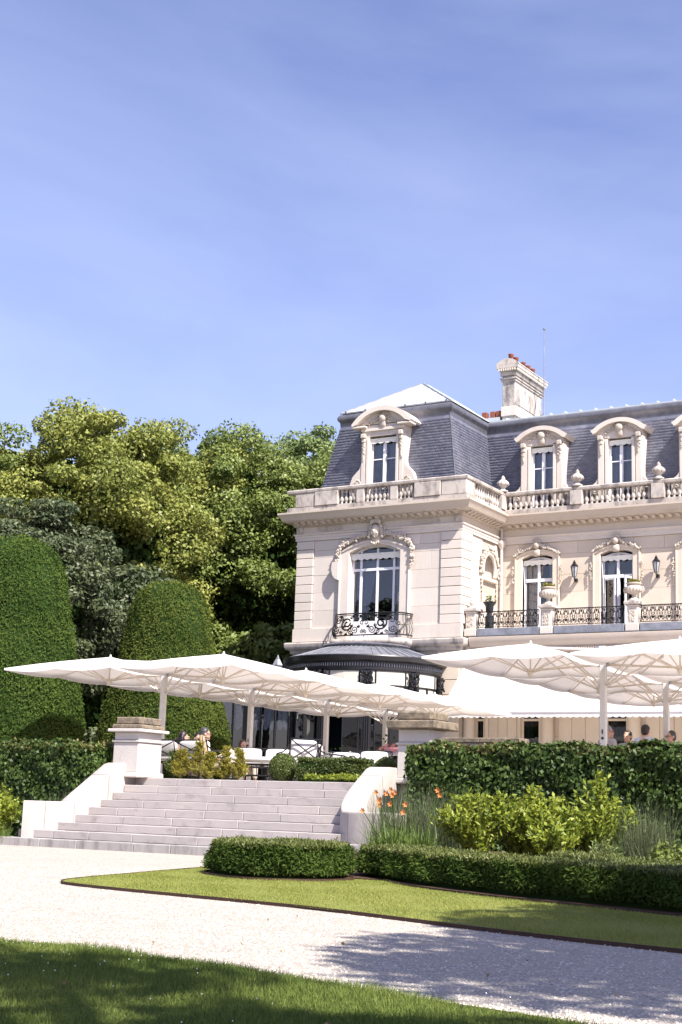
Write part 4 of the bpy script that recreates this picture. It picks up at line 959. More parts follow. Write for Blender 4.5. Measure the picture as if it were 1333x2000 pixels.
# stone ball on the first pedestal
t = thing('stone_finial', 'small turned stone finial on the balcony pedestal at the pavilion corner', 'finial', (BPX[0]-.02, 47.09, 8.1))
o = MB().lathe([(.1,0),(.1,.05),(.06,.08),(.07,.12),(.11,.17),(.11,.23),(.07,.27),(.09,.3),(.06,.34)], (0,0,0), 14).build('ball', 'limestone', t); smooth_by_angle(o)
t = thing('flower_pot', 'black urn-shaped flower pot behind the iron balcony railing', 'pot', (-21.62, 47.3, 7.07))
o = MB().lathe([(.16,0),(.16,.75),(.1,.8),(.09,.86),(.14,.92),(.15,1.12),(.23,1.24),(.25,1.27),(.2,1.25)], (0,0,0), 16).build('pot', 'pot_black', t); smooth_by_angle(o)
P = np.column_stack([rng.normal(0, .1, 90), rng.normal(0, .1, 90), 1.3+rng.uniform(0, .2, 90)]); V, Q = leaf_quads(P, np.tile([0,0,1.], (90,1)), .1, .06); link('plant', np_mesh('plant', V, Q, tints(90), 'leaf_mid'), t)
def lantern(x, y, z, label, s=1., glass='lamp_glass'):
    t = thing('wall_lantern', label, 'lantern', (x, y, z))
    MB().box(-.05*s, .05*s, .0, .16, -.06, .06).build('bracket', 'iron', t); MB().tube([(0, .1, 0), (0, -.05, -.02), (0, -.1, .06)], .016, 6).build('arm', 'iron', t)
    o = MB().lathe([(.02,.0),(.05,.02),(.07,.05),(.13,.40),(.135,.42)], (0,-.1,.06), 6).build('lamp_glass', glass, t)
    fr = MB()
    for k in range(6): a = 2*math.pi*k/6; fr.tube([(.072*math.cos(a), -.1+.072*math.sin(a), .11), (.135*math.cos(a), -.1+.135*math.sin(a), .48)], .011, 4)
    fr.lathe([(.15,0),(.15,.03),(.06,.13),(.05,.16),(.065,.17),(.03,.2),(.015,.25)], (0,-.1,.48), 6); fr.lathe([(.03,-.06),(.05,-.02),(.08,.0)], (0,-.1,.11), 6); fr.build('frame', 'iron', t)
    return t
lantern(-19.35, WW-.15, 9.42, 'black wall lantern between the first two windows of the wing'); lantern(-16.25, WW-.15, 9.42, 'black wall lantern beside the open window of the wing')
# --- awning over the ground floor
aw = thing('awning', 'broad white awning with scalloped valance over the ground floor of the wing', 'awning', (-16, 46.9, 4.0)); AB = Vector(aw.location)
X0, X1 = -22.4, -8.6
g = MB(); g.grid([[(X0+(X1-X0)*i/40, 46.95-1.95*j/8, 6.1-1.82*j/8-.05*math.sin(math.pi*j/8)) for i in range(41)] for j in range(9)]); o = g.build('cloth', 'awning_cloth', aw, -AB, True)
bw = MB(); bw.bbox(X0, X1, 44.92, 45.0, 4.22, 4.30, .01); bw.build('front_bar', 'white_paint', aw, -AB)
n = int((X1-X0)/.22); v = scallops(X0, X1, 4.22, 4.09, 44.95, n, .006); v.build('valance', 'awning_cloth', aw, -AB)
for x in (X0+.1, -18, -13.5, X1-.1): MB().tube([(x, 46.95, 5.2), (x, 45.9, 4.5), (x, 45.0, 4.26)], .025, 6).build('arm', 'white_paint', aw, -AB)
MB().bbox(X0, X1, 46.97, 47.15, 6.05, 6.2, .01).build('box', 'white_paint', aw, -AB)
# --- conservatory: rotunda and glazed gallery
co = thing('conservatory', 'black iron conservatory with round zinc roof and glazed gallery against the mansion', 'conservatory', (-25.95, 46.15, 1.35)); KB = Vector(co.location)
def cp(name, mb, mat, parent=None, smooth=None):
    o = mb.build(name, mat, parent or co, -KB if parent is None else (0,0,0))
    if smooth: smooth_by_angle(o, smooth)
    return o
cx, cy = -25.95, 46.15
def pol(r, a, z): return (cx+r*math.cos(R_(a)), cy+r*math.sin(R_(a)), z)
A0, A1 = 170, 370
angs = list(np.linspace(A0, A1, 61))
def ring(prof): 
    mb = MB(); mb.grid([[pol(r, a, z) for a in angs] for r, z in prof]); return mb
roof = cp('rotunda_roof', ring([(3.0, 6.12), (1.45, 6.62)]), 'zinc_roof', None, 30)
for a in np.linspace(A0, A1, 34): cp('seam', MB().tube([pol(2.98, a, 6.14), pol(1.47, a, 6.63)], .014, 5), 'zinc_mid', roof)
cp('roof_collar', ring([(1.5, 6.58), (1.62, 6.6), (1.66, 6.66), (1.6, 6.72), (1.45, 6.74)]), 'zinc_dark', roof, 50)
cp('fascia', ring([(2.82, 5.62), (2.85, 5.64), (2.86, 5.90), (2.98, 5.92), (3.03, 5.95), (3.08, 6.09), (3.06, 6.13), (2.98, 6.13), (2.9, 6.0)]), 'iron_dark', None, 30)
orn = MB()
for a in np.linspace(A0, A1, 110): p = pol(2.87, a, 5.80); orn.ball((p[0], p[1], p[2]), .02, .02, .07, 5, 4)
tag(cp('crest_ornament', orn, 'zinc_mid'), kind='stuff')
RG = 2.80
cols = [198, 232, 266, 300, 334]
def seg_panel(a0, a1):
    f = MB(); mids = [a0+(a1-a0)*k for k in (.12, .88)]
    P = lambda a, z, r=RG: pol(r, a, z)
    arcpts = np.linspace(a0, a1, 7)
    for z, rr in ((5.62, .04), (5.1, .035), (2.25, .04), (1.45, .05)): f.tube([P(a, z) for a in arcpts], rr, 6)
    for a in mids: f.tube([P(a, 1.4), P(a, 5.64)], .03, 6)
    f.tube([P((a0+a1)/2, 2.25), P((a0+a1)/2, 5.1)], .022, 5)
    f = cp('glazing_frame', f, 'iron')
    for z0, z1, mt_, r in ((5.13, 5.61, 'glass_clear', RG), (2.28, 5.07, 'glass_dark', RG)):
        aa = [a0]+mids+[a1] if z0 > 4 else [a0, mids[0], (a0+a1)/2, mids[1], a1]
        for p, q in zip(aa, aa[1:]):
            j = random.uniform(-.008, .008); r -= (.02 if z0 > 4 else 0); cp('pane', MB().add([P(p, z0, r+j), P(q, z0, r-j), P(q, z1, r-j), P(p, z1, r+j)], [(0,1,2,3)]), mt_, f)
    bl = MB(); bl.grid([[P(a, z, RG-.004) for a in arcpts] for z in (4.1, 5.60)]); cp('roller_blind', bl, 'blind_cream', f)
    dd = MB(); dd.grid([[P(a, z, RG-.01) for a in arcpts] for z in (1.45, 2.25)]); cp('dado_glass', dd, 'glass_dark', f)
    return f
edges = [A0+4]+cols+[A1-6]
for a, b in zip(edges, edges[1:]): seg_panel(a+2.2, b-2.2)
for a in cols+[A1-6, A0+4]:
    c_ = MB()
    for k in (-1, 0, 1):
        c_.tube([pol(RG+.06, a+k*1.5, 1.35), pol(RG+.06, a+k*1.5, 4.9)], .03, 6)
    c_.tube([pol(RG, a-2, 1.35), pol(RG, a-2, 5.5)], .035, 6); c_.tube([pol(RG, a+2, 1.35), pol(RG, a+2, 5.5)], .035, 6)
    c_.grid([[pol(RG+.03, a+k, z) for k in np.linspace(-3.2, 3.2, 5)] for z in (1.35, 5.6)])
    c_ = cp('iron_pilaster', c_, 'iron')
    cap = MB()
    for k in range(46): q = pol(RG+.08+rng.uniform(0, .09), a+rng.uniform(-4.4, 4.4), 5.56-rng.uniform(0, .55)); s_ = rng.uniform(.03, .06); cap.ball(q, s_, s_, s_*1.2, 6, 4)
    for e in (-1, 1):
        p = spiral((0, 0), .11, .02, 90, 1.4*e, 12); cap.tube([pol(RG+.14, a+e*2.4+u*22*.8, 5.28+v_) for u, v_ in p], .02, 5)
    cp('capital', cap, 'iron', c_)
cp('rotunda_floor', MB().lathe([(2.7, 0), (2.7, .06)], (cx, cy, 1.352), 40), 'terrace_stone'); 
core = MB(); core.grid([[pol(2.0, a, z) for a in angs] for z in (1.4, 4.6)]); cp('dark_interior', core, 'room_blue')
cp('low_rail', MB().tube([pol(RG+.25, a, 2.3) for a in np.linspace(190, 350, 30)], .02, 5), 'iron')
# gallery to the left
gx0, gx1, gy = -33.72, -28.6, 46.2
gf = MB()
for x in np.arange(gx0, gx1+.1, .64): gf.box(x-.03, x+.03, gy-.03, gy+.03, 1.35, 5.6)
for x in np.arange(gx0, gx1+.1, 2.56): gf.box(x-.12, x+.12, gy-.08, gy+.05, 1.35, 5.7)
for z in (1.5, 2.3, 4.95, 5.55): gf.box(gx0, gx1, gy-.025, gy+.025, z-.03, z+.03)
gf = cp('gallery_frame', gf, 'iron')
for x in np.arange(gx0, gx1-.1, .64):
    j = random.uniform(-.006, .006); cp('pane', MB().add([(x+.03, gy+j, 1.5), (x+.61, gy-j, 1.5), (x+.61, gy-j, 5.5), (x+.03, gy+j, 5.5)], [(0,1,2,3)]), 'glass', gf)
    # festoon blind
    rows = []
    for z in np.linspace(5.5, 3.85, 34):
        rows.append([(x+.04+.56*u, gy+.16-.07*abs(math.sin(z*14+1.2*abs(math.sin(u*math.pi*2))))*(.5+.5*abs(math.sin(u*math.pi*2))), z-.16*abs(math.sin(u*math.pi*2))) for u in np.linspace(0, 1, 13)])
    cp('festoon_blind', MB().grid(rows), 'curtain_grey', gf, 60)
cp('gallery_back', MB().box(gx0, gx1, gy+2.2, gy+2.3, 1.35, 5.6), 'room'); 
gr = MB(); gr.add([(gx0-.2, gy-.25, 5.72), (gx1+.3, gy-.25, 5.72), (gx1+.3, gy+2.4, 6.35), (gx0-.2, gy+2.4, 6.35)], [(0,1,2,3)]); gr.box(gx0-.2, gx1+.3, gy-.27, gy-.1, 5.6, 5.73); gr = cp('gallery_roof', gr, 'zinc_dark')
for x in np.arange(gx0, gx1+.2, .7): cp('seam', MB().tube([(x, gy-.24, 5.74), (x, gy+2.4, 6.37)], .025, 5), 'zinc_dark', gr)
cp('ridge', MB().box(gx0-.2, gx1+.3, gy+2.35, gy+2.5, 6.3, 6.45), 'zinc_dark', gr)
lt = thing('post_lantern', 'grey lantern on a post between the gallery and the rotunda', 'lantern', (-28.05, 43.4, 1.35)); 
MB().tube([(0,0,0),(0,0,4.0)], .04, 8).build('post', 'iron', lt)
o = MB().lathe([(.03,4.0),(.07,4.03),(.16,4.42),(.165,4.44)], (0,0,0), 6).build('lamp_glass', 'lamp_glass', lt)
o = MB().lathe([(.2,4.44),(.2,4.47),(.1,4.64),(.07,4.68),(.08,4.7),(.04,4.73),(.02,4.82)], (0,0,0), 6).build('lamp_top', 'zinc_mid', lt)
# ------------------------------------------------------------------ parasols: one mast, two square canopies each
def canopy(parent, dx, hx, hy):
    ze, zp = 2.47, 2.90; P = (dx, 0, zp); rim = []
    corners = [(-1,-1),(0,-1),(1,-1),(1,0),(1,1),(0,1),(-1,1),(-1,0)]
    nu, nv = 6, 7; mb = MB()
    for k in range(8):
        a = corners[k]; b = corners[(k+1) % 8]; rows = []
        for j in range(nv+1):
            v = j/nv; r = []
            for i in range(nu+1):
                u = i/nu; x = (a[0]+(b[0]-a[0])*u)*hx; y = (a[1]+(b[1]-a[1])*u)*hy
                sag = -.05*math.sin(math.pi*u)*v+.028*math.sin(math.pi*v); inw = 1-.022*math.sin(math.pi*u)*v
                r.append((dx+x*v*inw, y*v*inw, zp+(ze-zp)*v**.96+sag))
            rows.append(r)
        rows.append([(p[0], p[1], p[2]-.045) for p in rows[-1]])
        mb.grid(rows)
    c = mb.build('canopy', 'canopy', parent, (0,0,0)); 
    me = c.data; me.polygons.foreach_set('use_smooth', [True]*len(me.polygons))
    o = MB().lathe([(.04,2.88),(.04,2.905),(.022,2.915),(.026,2.94),(.014,2.955),(.004,2.96)], (dx,0,0), 8).build('finial', 'pole', c)
    h = MB(); h.lathe([(.02,2.22),(.05,2.25),(.07,2.30),(.07,2.36),(.04,2.40)], (dx,0,0), 8); h.tube([(dx,0,2.4),(dx,0,2.86)], .018, 6); h.build('hub', 'strut', c)
    for a in corners:
        e = (dx+a[0]*hx*.97, a[1]*hy*.97, ze+.0); k_ = .5
        m_ = (dx+a[0]*hx*k_, a[1]*hy*k_, zp+(ze-zp)*k_-.0)
        MB().tube([(dx+a[0]*.06, a[1]*.06, zp-.06), (m_[0], m_[1], m_[2]-.035), (e[0], e[1], e[2]-.03)], .014, 4).build('rib', 'strut', c)
        MB().tube([(dx+a[0]*.06, a[1]*.06, 2.33), (m_[0], m_[1], m_[2]-.05)], .015, 4).build('stretcher', 'strut', c)
    return c
def parasol(x, y, off, hx, hy, label):
    t = thing('twin_parasol', label, 'parasol', (x, y, 1.35), 0, 'white twin-canopy parasols on the terrace')
    MB().bbox(-.06, .06, -.06, .06, .04, 2.55, .01).build('mast', 'pole', t); MB().bbox(-.3, .3, -.3, .3, 0, .04, .008).build('base_plate', 'zinc_mid', t)
    tp = MB().bbox(-.07, .07, -.07, .07, 2.55, 2.80, .01).build('mast_head', 'pole', t)
    for e in (-1, 1): MB().bbox(min(e*.075, e*.15), max(e*.075, e*.15), -.05, .05, 2.70, 2.79, .006).build('clamp', 'steel_clamp', t); MB().bbox(min(e*.065, e*.12), max(e*.065, e*.12), -.04, .04, 2.40, 2.52, .006).build('clamp', 'steel_clamp', t)
    mk = MB(); mk.lathe([(.028, 0), (.028, .003)], (0,0,0), 12); q = mk.build('maker_mark', 'dark_mark', t, (0, -.0615, 1.02)); q.rotation_euler = (R_(90), 0, 0)
    mk = MB(); mk.box(-.012, .012, -.064, -.061, 1.10, 1.19); mk.box(-.026, .0, -.064, -.061, 1.13, 1.15); mk.build('maker_mark', 'dark_mark', t)
    for e in (-1, 1):
        canopy(t, e*off, hx, hy)
        a = MB(); a.tube([(e*.09, 0, 2.44), (e*(off-.06), 0, 2.36)], .022, 6); a.build('arm', 'strut', t)
        for s_ in (-1, 1):
            MB().tube([(e*.07, s_*.05, 2.06), (e*off*.62, s_*hy*.42, 2.66)], .018, 5).build('strut', 'strut', t)
        MB().tube([(e*.07, 0, 2.02), (e*off*.5, 0, 2.62)], .02, 5).build('strut', 'pole', t)
        MB().tube([(e*.15, 0, 2.745), (e*(off-.05), 0, 2.82)], .022, 6).build('top_arm', 'pole', t)
    return t
for k, (y, lab) in enumerate(((27.2, 'white twin-canopy parasol in front of the topiary yews, nearest the weathered pillar'), (31.0, 'second white twin-canopy parasol from the weathered pillar, its mast before the festoon blinds'),
                               (34.6, 'third white twin-canopy parasol from the weathered pillar, its mast before the rotunda'), (38.1, 'farthest white twin-canopy parasol, low behind the lichened pillar cap'))):
    parasol(-20.75+(.05, -.04, .06, 0)[k], y, 1.63, 1.56, 1.93, lab).rotation_euler[2] = R_((.8, -1.2, 1.5, -.6)[k])
for k, (y, lab) in enumerate(((27.0, 'largest white twin-canopy parasol, behind the tall hedge and in front of the awning'), (30.9, 'white twin-canopy parasol with mast at the picture edge by the man with glasses'), (34.7, 'white parasol canopy behind the two masts over the tall hedge, closest to the awning'))):
    parasol(-9.9, y, 1.53, 1.46, 1.93, lab)

# ------------------------------------------------------------------ terrace furniture
def cushion_box(x0, x1, y0, y1, z0, z1, r=.04):
    mb = MB(); mb.bbox(x0, x1, y0, y1, z0, z1, r); return mb
def puff(o, lv=2):
    s_ = o.modifiers.new('sub', 'SUBSURF'); s_.levels = lv; s_.render_levels = lv; o.data.polygons.foreach_set('use_smooth', [True]*len(o.data.polygons))
def seat_unit(name, label, cat, w, loc, rz, back=.82, group=None, mat='cushion'):
    t = thing(name, label, cat, loc, rz, group); h = w/2
    fr = MB()
    for e in (-1, 1):
        fr.tube([(e*h, -.33, 0), (e*h, -.31, .36)], .016, 6); fr.tube([(e*h, .32, 0), (e*h, .30, .36), (e*h, .40, back)], .016, 6); fr.tube([(e*h, -.33, .36), (e*h, .31, .36)], .014, 6)
    fr.tube([(-h, -.32, .36), (h, -.32, .36)], .014, 6); fr.tube([(-h, .31, .36), (h, .31, .36)], .014, 6); fr.build('frame', 'iron', t)
    bk = MB(); bk.tube([(-h, .40, back), (h, .40, back)], .018, 6); n = max(1, round(w/.7))
    for k in range(n):
        a = -h+w*k/n; b = -h+w*(k+1)/n
        bk.tube([(a+.03, .325, .45), (b-.03, .395, back-.03)], .014, 5); bk.tube([(b-.03, .325, .45), (a+.03, .395, back-.03)], .014, 5); bk.ball(((a+b)/2, .36, (.45+back-.03)/2), .028, .02, .028, 6, 4)
        if k: bk.tube([(a, .31, .36), (a, .40, back)], .012, 5)
    bk.build('back_frame', 'iron', t)
    for e in (-1, 1):
        ar = MB(); ar.tube([(e*h, .385, back-.1), (e*(h+.01), .2, back-.2), (e*(h+.015), -.05, .60), (e*(h+.02), -.3, .585), (e*(h+.02), -.37, .56), (e*(h+.02), -.35, .52)], .015, 6); ar.tube([(e*(h+.01), -.30, .36), (e*(h+.02), -.3, .585)], .012, 5); 
        ar.tube([(e*h, -.28, .38), (e*h, .3, .58)], .01, 5); ar.tube([(e*h, .28, .38), (e*h, -.26, .57)], .01, 5); ar.ball((e*h, .01, .48), .022, .022, .022, 6, 4); ar.build('arm', 'iron', t)
    for k in range(n):
        a = -h+w*k/n; b = -h+w*(k+1)/n
        puff(cushion_box(a+.03, b-.03, -.32, .26, .37, .52).build('seat_cushion', mat, t)); o = cushion_box(a+.04, b-.04, .12, .25, .50, back+.01).build('back_cushion', mat, t); puff(o); o.rotation_euler = (-.13, 0, 0); o.location = (0, -.03, .02)
    return t
G = 'white cushioned iron seats on the terrace'
seat_unit('garden_sofa', 'iron garden sofa seen from behind with people leaning on its white cushions', 'sofa', 1.75, (-18.25, 24.85, 1.35), R_(176), .80, G)
seat_unit('garden_sofa', 'white cushioned sofa facing the stairs between the mast and the armchairs', 'sofa', 1.35, (-17.9, 27.2, 1.35), R_(22), .78, G)
seat_unit('armchair', 'iron armchair with crossed back turned to the conifers, nearest the box ball', 'armchair', .66, (-15.72, 25.25, 1.35), R_(233), .86, G)
seat_unit('armchair', 'iron armchair with crossed back just above the clipped box hedge, its back to its neighbour', 'armchair', .64, (-15.55, 25.9, 1.35), R_(160), .80, G)
seat_unit('armchair', 'white cushioned armchair facing the stairs, above the middle of the box hedge', 'armchair', .68, (-15.5, 26.8, 1.35), R_(32), .70, G, 'cushion_grey')
seat_unit('armchair', 'white cushioned armchair with crossed iron side at the end of the box hedge', 'armchair', .68, (-14.8, 26.6, 1.35), R_(12), .72, G)
t = thing('low_table', 'low white-topped iron bench table behind the golden conifers', 'table', (-16.4, 24.8, 1.35), R_(6))
fr = MB()
for x in (-.42, .42):
    for y in (-.28, .28): fr.tube([(x, y, 0), (x, y, .36)], .018, 6)
for y in (-.28, .28): fr.tube([(-.42, y, .34), (.42, y, .34)], .016, 6); fr.tube([(-.42, y, .12), (.42, y, .12)], .012, 6)
for x in np.linspace(-.36, .36, 7): fr.tube([(x, -.28, .12), (x, -.28, .34)], .009, 5)
fr.build('frame', 'iron', t); puff(cushion_box(-.48, .48, -.34, .34, .37, .50, .05).build('cushion', 'cushion', t))
t = thing('side_table', 'small dark iron side table with a pink bowl near the lichened pillar', 'table', (-14.75, 27.6, 1.35))
MB().bbox(-.4, .4, -.3, .3, .68, .71, .006).build('table_top', 'zinc_mid', t)
for x in (-.36, .36):
    for y in (-.26, .26): MB().tube([(x, y, 0), (x, y, .68)], .015, 6).build('leg', 'iron', t)
o = MB().lathe([(.06,.71),(.08,.73),(.16,.8),(.18,.84),(.15,.82)], (-.1,0,0), 14).build('bowl', 'petal_pink', t)
# flower planters before the rotunda
def planter(x, y, label, pink=False):
    t = thing('flower_planter', label, 'planter', (x, y, 1.35), R_(8), 'planters before the rotunda')
    MB().bbox(-.5, .5, -.18, .18, .0, .95, .015).build('box', 'iron_dark', t)
    n = 420; P = np.column_stack([rng.uniform(-.5, .5, n), rng.normal(0, .13, n), .95+rng.gamma(2, .07, n)]); V, Q = leaf_quads(P, np.tile([0,-.3,1.], (n,1)), .12, .06); link('foliage', np_mesh('foliage', V, Q, tints(n), 'leaf_dark'), t)
    n = 46; fl_ = MB()
    for k in range(n):
        c = (rng.uniform(-.52, .52), rng.normal(-.05, .13), 1.02+min(.3, rng.gamma(2, .07)))
        for j in range(5): a = j*1.2566; fl_.ball((c[0]+.028*math.cos(a), c[1]-.01, c[2]+.028*math.sin(a)), .022, .012, .022, 5, 4)
    fl_.build('blossoms', 'petal_pink' if pink else 'petal_white', t)
planter(-24.3, 40.9, 'planter of white flowers before the rotunda, behind the crossed-back armchairs'); planter(-23.3, 41.4, 'planter of white flowers before the rotunda, behind the white armchairs'); planter(-21.9, 40.9, 'planter of white flowers close beside the lichened pillar')
planter(-19.4, 36.3, 'planter of pink flowers low beside the lichened pillar', True)

# ------------------------------------------------------------------ people
def remesh(o, vox, sm=6):
    r = o.modifiers.new('remesh', 'REMESH'); r.mode = 'VOXEL'; r.voxel_size = vox; r.use_smooth_shade = True
    s_ = o.modifiers.new('smooth', 'SMOOTH'); s_.iterations = sm; s_.factor = .5
def limb(mb, pts, rs, n=10):
    for i in range(len(pts)-1):
        mb.tube([pts[i], pts[i+1]], rs[i], n, rs[i+1])
    for p, r in zip(pts, rs): mb.ball(p, r, r, r, 10, 7)
def person(label, loc, rz, hair, shirt, legs_mat='trousers', long_hair=False, head_turn=0., lean=.0, arms=None, glasses=False, crossed=False, drop=0., group=None):
    """a seated figure facing local -y on a seat .45 high"""
    t = thing('person', label, 'person', loc, rz, group)
    ly = lambda z: lean*(z-.5)                       # backwards lean
    neck = (0, .05+ly(1.06), 1.07); hd = (0, .0+ly(1.2), 1.205)
    A = arms or [[(-.19,.05+ly(1),1.0),(-.26,.02,.75),(-.2,-.25,.66)], [(.19,.05+ly(1),1.0),(.26,.02,.75),(.2,-.25,.66)]]
    H = [[(-.095,.05,.53),(-.13,-.40,.55),(-.12,-.44,.11)], [(.095,.05,.53),(.13,-.40,.55),(.12,-.44,.11)]]
    if crossed: H[1] = [(.095,.05,.53),(.02,-.40,.68),(-.2,-.62,.48)]
    if drop:
        dz = lambda p: (p[0], p[1], p[2]-drop)
        neck, hd = dz(neck), dz(hd); A = [[dz(p) for p in a] for a in A]; H = [[dz(h[0]), (h[1][0], h[1][1], h[1][2]-drop*.35), h[2]] for h in H]
    b = MB(); limb(b, [(0,.08,.55-drop),(0,.10+ly(.75),.78-drop),(0,.07+ly(1),.98-drop),neck,(0,.03+ly(1.12),1.13-drop)], [.13,.12,.11,.055,.055])
    ct, st = math.cos(head_turn), math.sin(head_turn)
    def hp_(x, y, z): return (hd[0]+x*ct-y*st, hd[1]+x*st+y*ct, hd[2]+z)
    b.ball(hp_(0, .015, .03), .083, .097, .105, 14, 10); b.ball(hp_(0, -.02, -.045), .062, .072, .075, 12, 8)
    b.ball(hp_(0, -.098, -.01), .015, .022, .026, 8, 6); b.ball(hp_(0, -.085, .02), .05, .02, .016, 8, 6); b.ball(hp_(0, -.085, -.055), .028, .016, .012, 8, 6); b.ball(hp_(0, -.07, -.10), .028, .03, .022, 8, 6)
    for e in (-1, 1): b.ball(hp_(e*.086, .02, -.005), .014, .024, .034, 8, 6)
    for a in A:
        limb(b, a, [.048, .040, .028]); w = Vector(a[2]); d = (w-Vector(a[1])).normalized(); side = d.cross(Vector((0,0,1))); side = side.normalized() if side.length > .1 else Vector((1,0,0))
        p = w+d*.05; b.ball(p, .038, .042, .026, 8, 6)
        for k, ln in enumerate((.062, .075, .08, .07)):
            f0 = w+d*.08+side*(.027-.018*k); f1 = f0+d*ln*.55+Vector((0,0,-.012)); f2 = f1+d*ln*.4+Vector((0,0,-.025)); limb(b, [tuple(f0), tuple(f1), tuple(f2)], [.0105, .0095, .008], 6)
        th0 = w+d*.03+side*.035; limb(b, [tuple(th0), tuple(th0+d*.03+side*.022), tuple(th0+d*.06+side*.024+Vector((0,0,-.015)))], [.013, .011, .009], 6)
    for h in H: limb(b, h, [.085, .060, .040])
    bo = b.build('body', 'skin', t); remesh(bo, .013)
    s_ = MB(); v0 = 0; limb(s_, [(0,.08,.56),(0,.10+ly(.72),.74)], [.155,.15]); limb(s_, [(-.06,.10+ly(.72),.74),(-.09,.06+ly(.98),.96)], [.13,.105]); limb(s_, [(.06,.10+ly(.72),.74),(.09,.06+ly(.98),.96)], [.13,.105]); limb(s_, [(-.15,.055+ly(1),1.0),(0,.06+ly(1),1.03),(.15,.055+ly(1),1.0)], [.078,.075,.078])
    s_.v = [(p[0], p[1], p[2]-drop) for p in s_.v]
    for a in A: limb(s_, [a[0], a[1], tuple(Vector(a[1]).lerp(Vector(a[2]), .25))], [.075, .06, .055])
    s_.lathe([(.075,0),(.068,.05),(.05,.05)], (0, .045+ly(1.05), 1.045-drop), 12)
    so_ = s_.build('shirt', shirt, t); remesh(so_, .016)
    l_ = MB(); limb(l_, [(-.09,.07,.54-drop),(.09,.07,.54-drop)], [.125,.125])
    for h in H: limb(l_, [h[0], h[1], tuple(Vector(h[1]).lerp(Vector(h[2]), .86))], [.105, .078, .058])
    lo_ = l_.build('trousers', legs_mat, t); remesh(lo_, .018)
    for h in H:
        a = Vector(h[2]); d = Vector((0,-.13,-.02)) if h[2][2] < .3 else Vector((-.10,-.08,-.02)); MBs = MB(); limb(MBs, [tuple(a+Vector((0,.03,-.05))), tuple(a+d+Vector((0,0,-.05)))], [.05, .04]); q = MBs.build('shoe', 'shoe', t); remesh(q, .016)
    hr = MB(); hr.ball(hp_(0, .03, .05), .094, .10, .098, 14, 10)
    hr.ball(hp_(0, .055, .0), .088, .075, .09, 12, 8)
    if long_hair:
        hr.ball(hp_(0, .07, -.08), .105, .075, .14, 12, 8); hr.ball(hp_(-.02, .085, -.19), .10, .065, .13, 12, 8); hr.ball(hp_(-.05, .085, -.28), .075, .055, .1, 12, 8)
        for e in (-1, 1): hr.ball(hp_(e*.08, .02, -.05), .035, .06, .11, 10, 7)
    ho = hr.build('hair', hair, t); remesh(ho, .014, 3)
    tx = bpy.data.textures.get('strands') or bpy.data.textures.new('strands', 'CLOUDS'); tx.noise_scale = .03
    dm = ho.modifiers.new('strands', 'DISPLACE'); dm.texture = tx; dm.strength = .014; dm.mid_level = .5
    for e in (-1, 1): MB().ball(hp_(e*.033, -.088, .012), .012, .008, .009, 8, 6).build('eye', 'hair_dark', t)
    if glasses:
        g = MB()
        for e in (-1, 1): g.tube([hp_(e*.036+.026*math.cos(a), -.104, .010+.02*math.sin(a)) for a in np.linspace(0, 6.28, 13)], .0045, 4); g.tube([hp_(e*.062, -.102, .014), hp_(e*.088, .0, .015)], .0045, 4)
        g.tube([hp_(-.01, -.104, .014), hp_(.01, -.104, .014)], .0045, 4); g.build('glasses', 'iron', t)
    return t
PG = 'people seated on the terrace'
Zt = 1.35
person('person with long dark hair on the sofa, one arm stretched along its back', (-18.38, 24.95, Zt), R_(180), 'hair_dark', 'shirt_white', long_hair=True, drop=.33, lean=-.0, head_turn=R_(-60), arms=[[(-.19,.06,1.0),(-.24,-.08,.75),(-.15,-.3,.66)], [(.19,.08,1.0),(.48,.14,.98),(.68,.12,.96)]], group=PG)
person('person with short dark hair seated beyond the long-haired person on the sofa', (-18.7, 25.9, Zt), R_(60), 'hair_dark', 'shirt_white', drop=.30, group=PG)
person('person with grey hair in a blue checked shirt, one leg crossed, beside the tan throw', (-17.66, 24.92, Zt), R_(125), 'hair_grey', 'shirt_check', lean=.18, drop=.26, crossed=True, head_turn=R_(10), glasses=True, group=PG)
person('person with reddish brown hair peeping over the white sofa facing the stairs', (-18.95, 28.0, Zt), R_(60), 'hair_brown', 'shirt_light', drop=.34, long_hair=True, group=PG)
t = thing('blanket', 'tan throw hanging over the corner of the garden sofa', 'blanket', (-17.48, 24.4, Zt))
rows = []
for v in np.linspace(0, 1, 12):
    rows.append([(-.03+.16*v+(-.11+.22*u)*(.55+.55*v), -.04-.10*v+.03*math.sin(u*14)*(.3+v), .86-.55*v+.03*math.sin(u*3.1)) for u in np.linspace(0, 1, 22)])
rows = [[(r[0]*.8, r[1]+.22, .84) for r in rows[0]]]+rows
o = MB().grid(rows).build('cloth', 'throw', t); so_ = o.modifiers.new('th', 'SOLIDIFY'); so_.thickness = .015; smooth_by_angle(o, 80)
def dining_chair(loc, rz, label):
    t = thing('dining_chair', label, 'chair', loc, rz, 'chairs behind the tall hedge')
    MB().bbox(-.24, .24, -.24, .24, .40, .45, .01).build('seat', 'cushion_grey', t); MB().bbox(-.24, .24, .22, .26, .45, .82, .01).build('backrest', 'cushion_grey', t)
    for x in (-.21, .21):
        for y in (-.21, .21): MB().tube([(x, y, 0), (x, y, .40)], .016, 6).build('leg', 'iron', t)
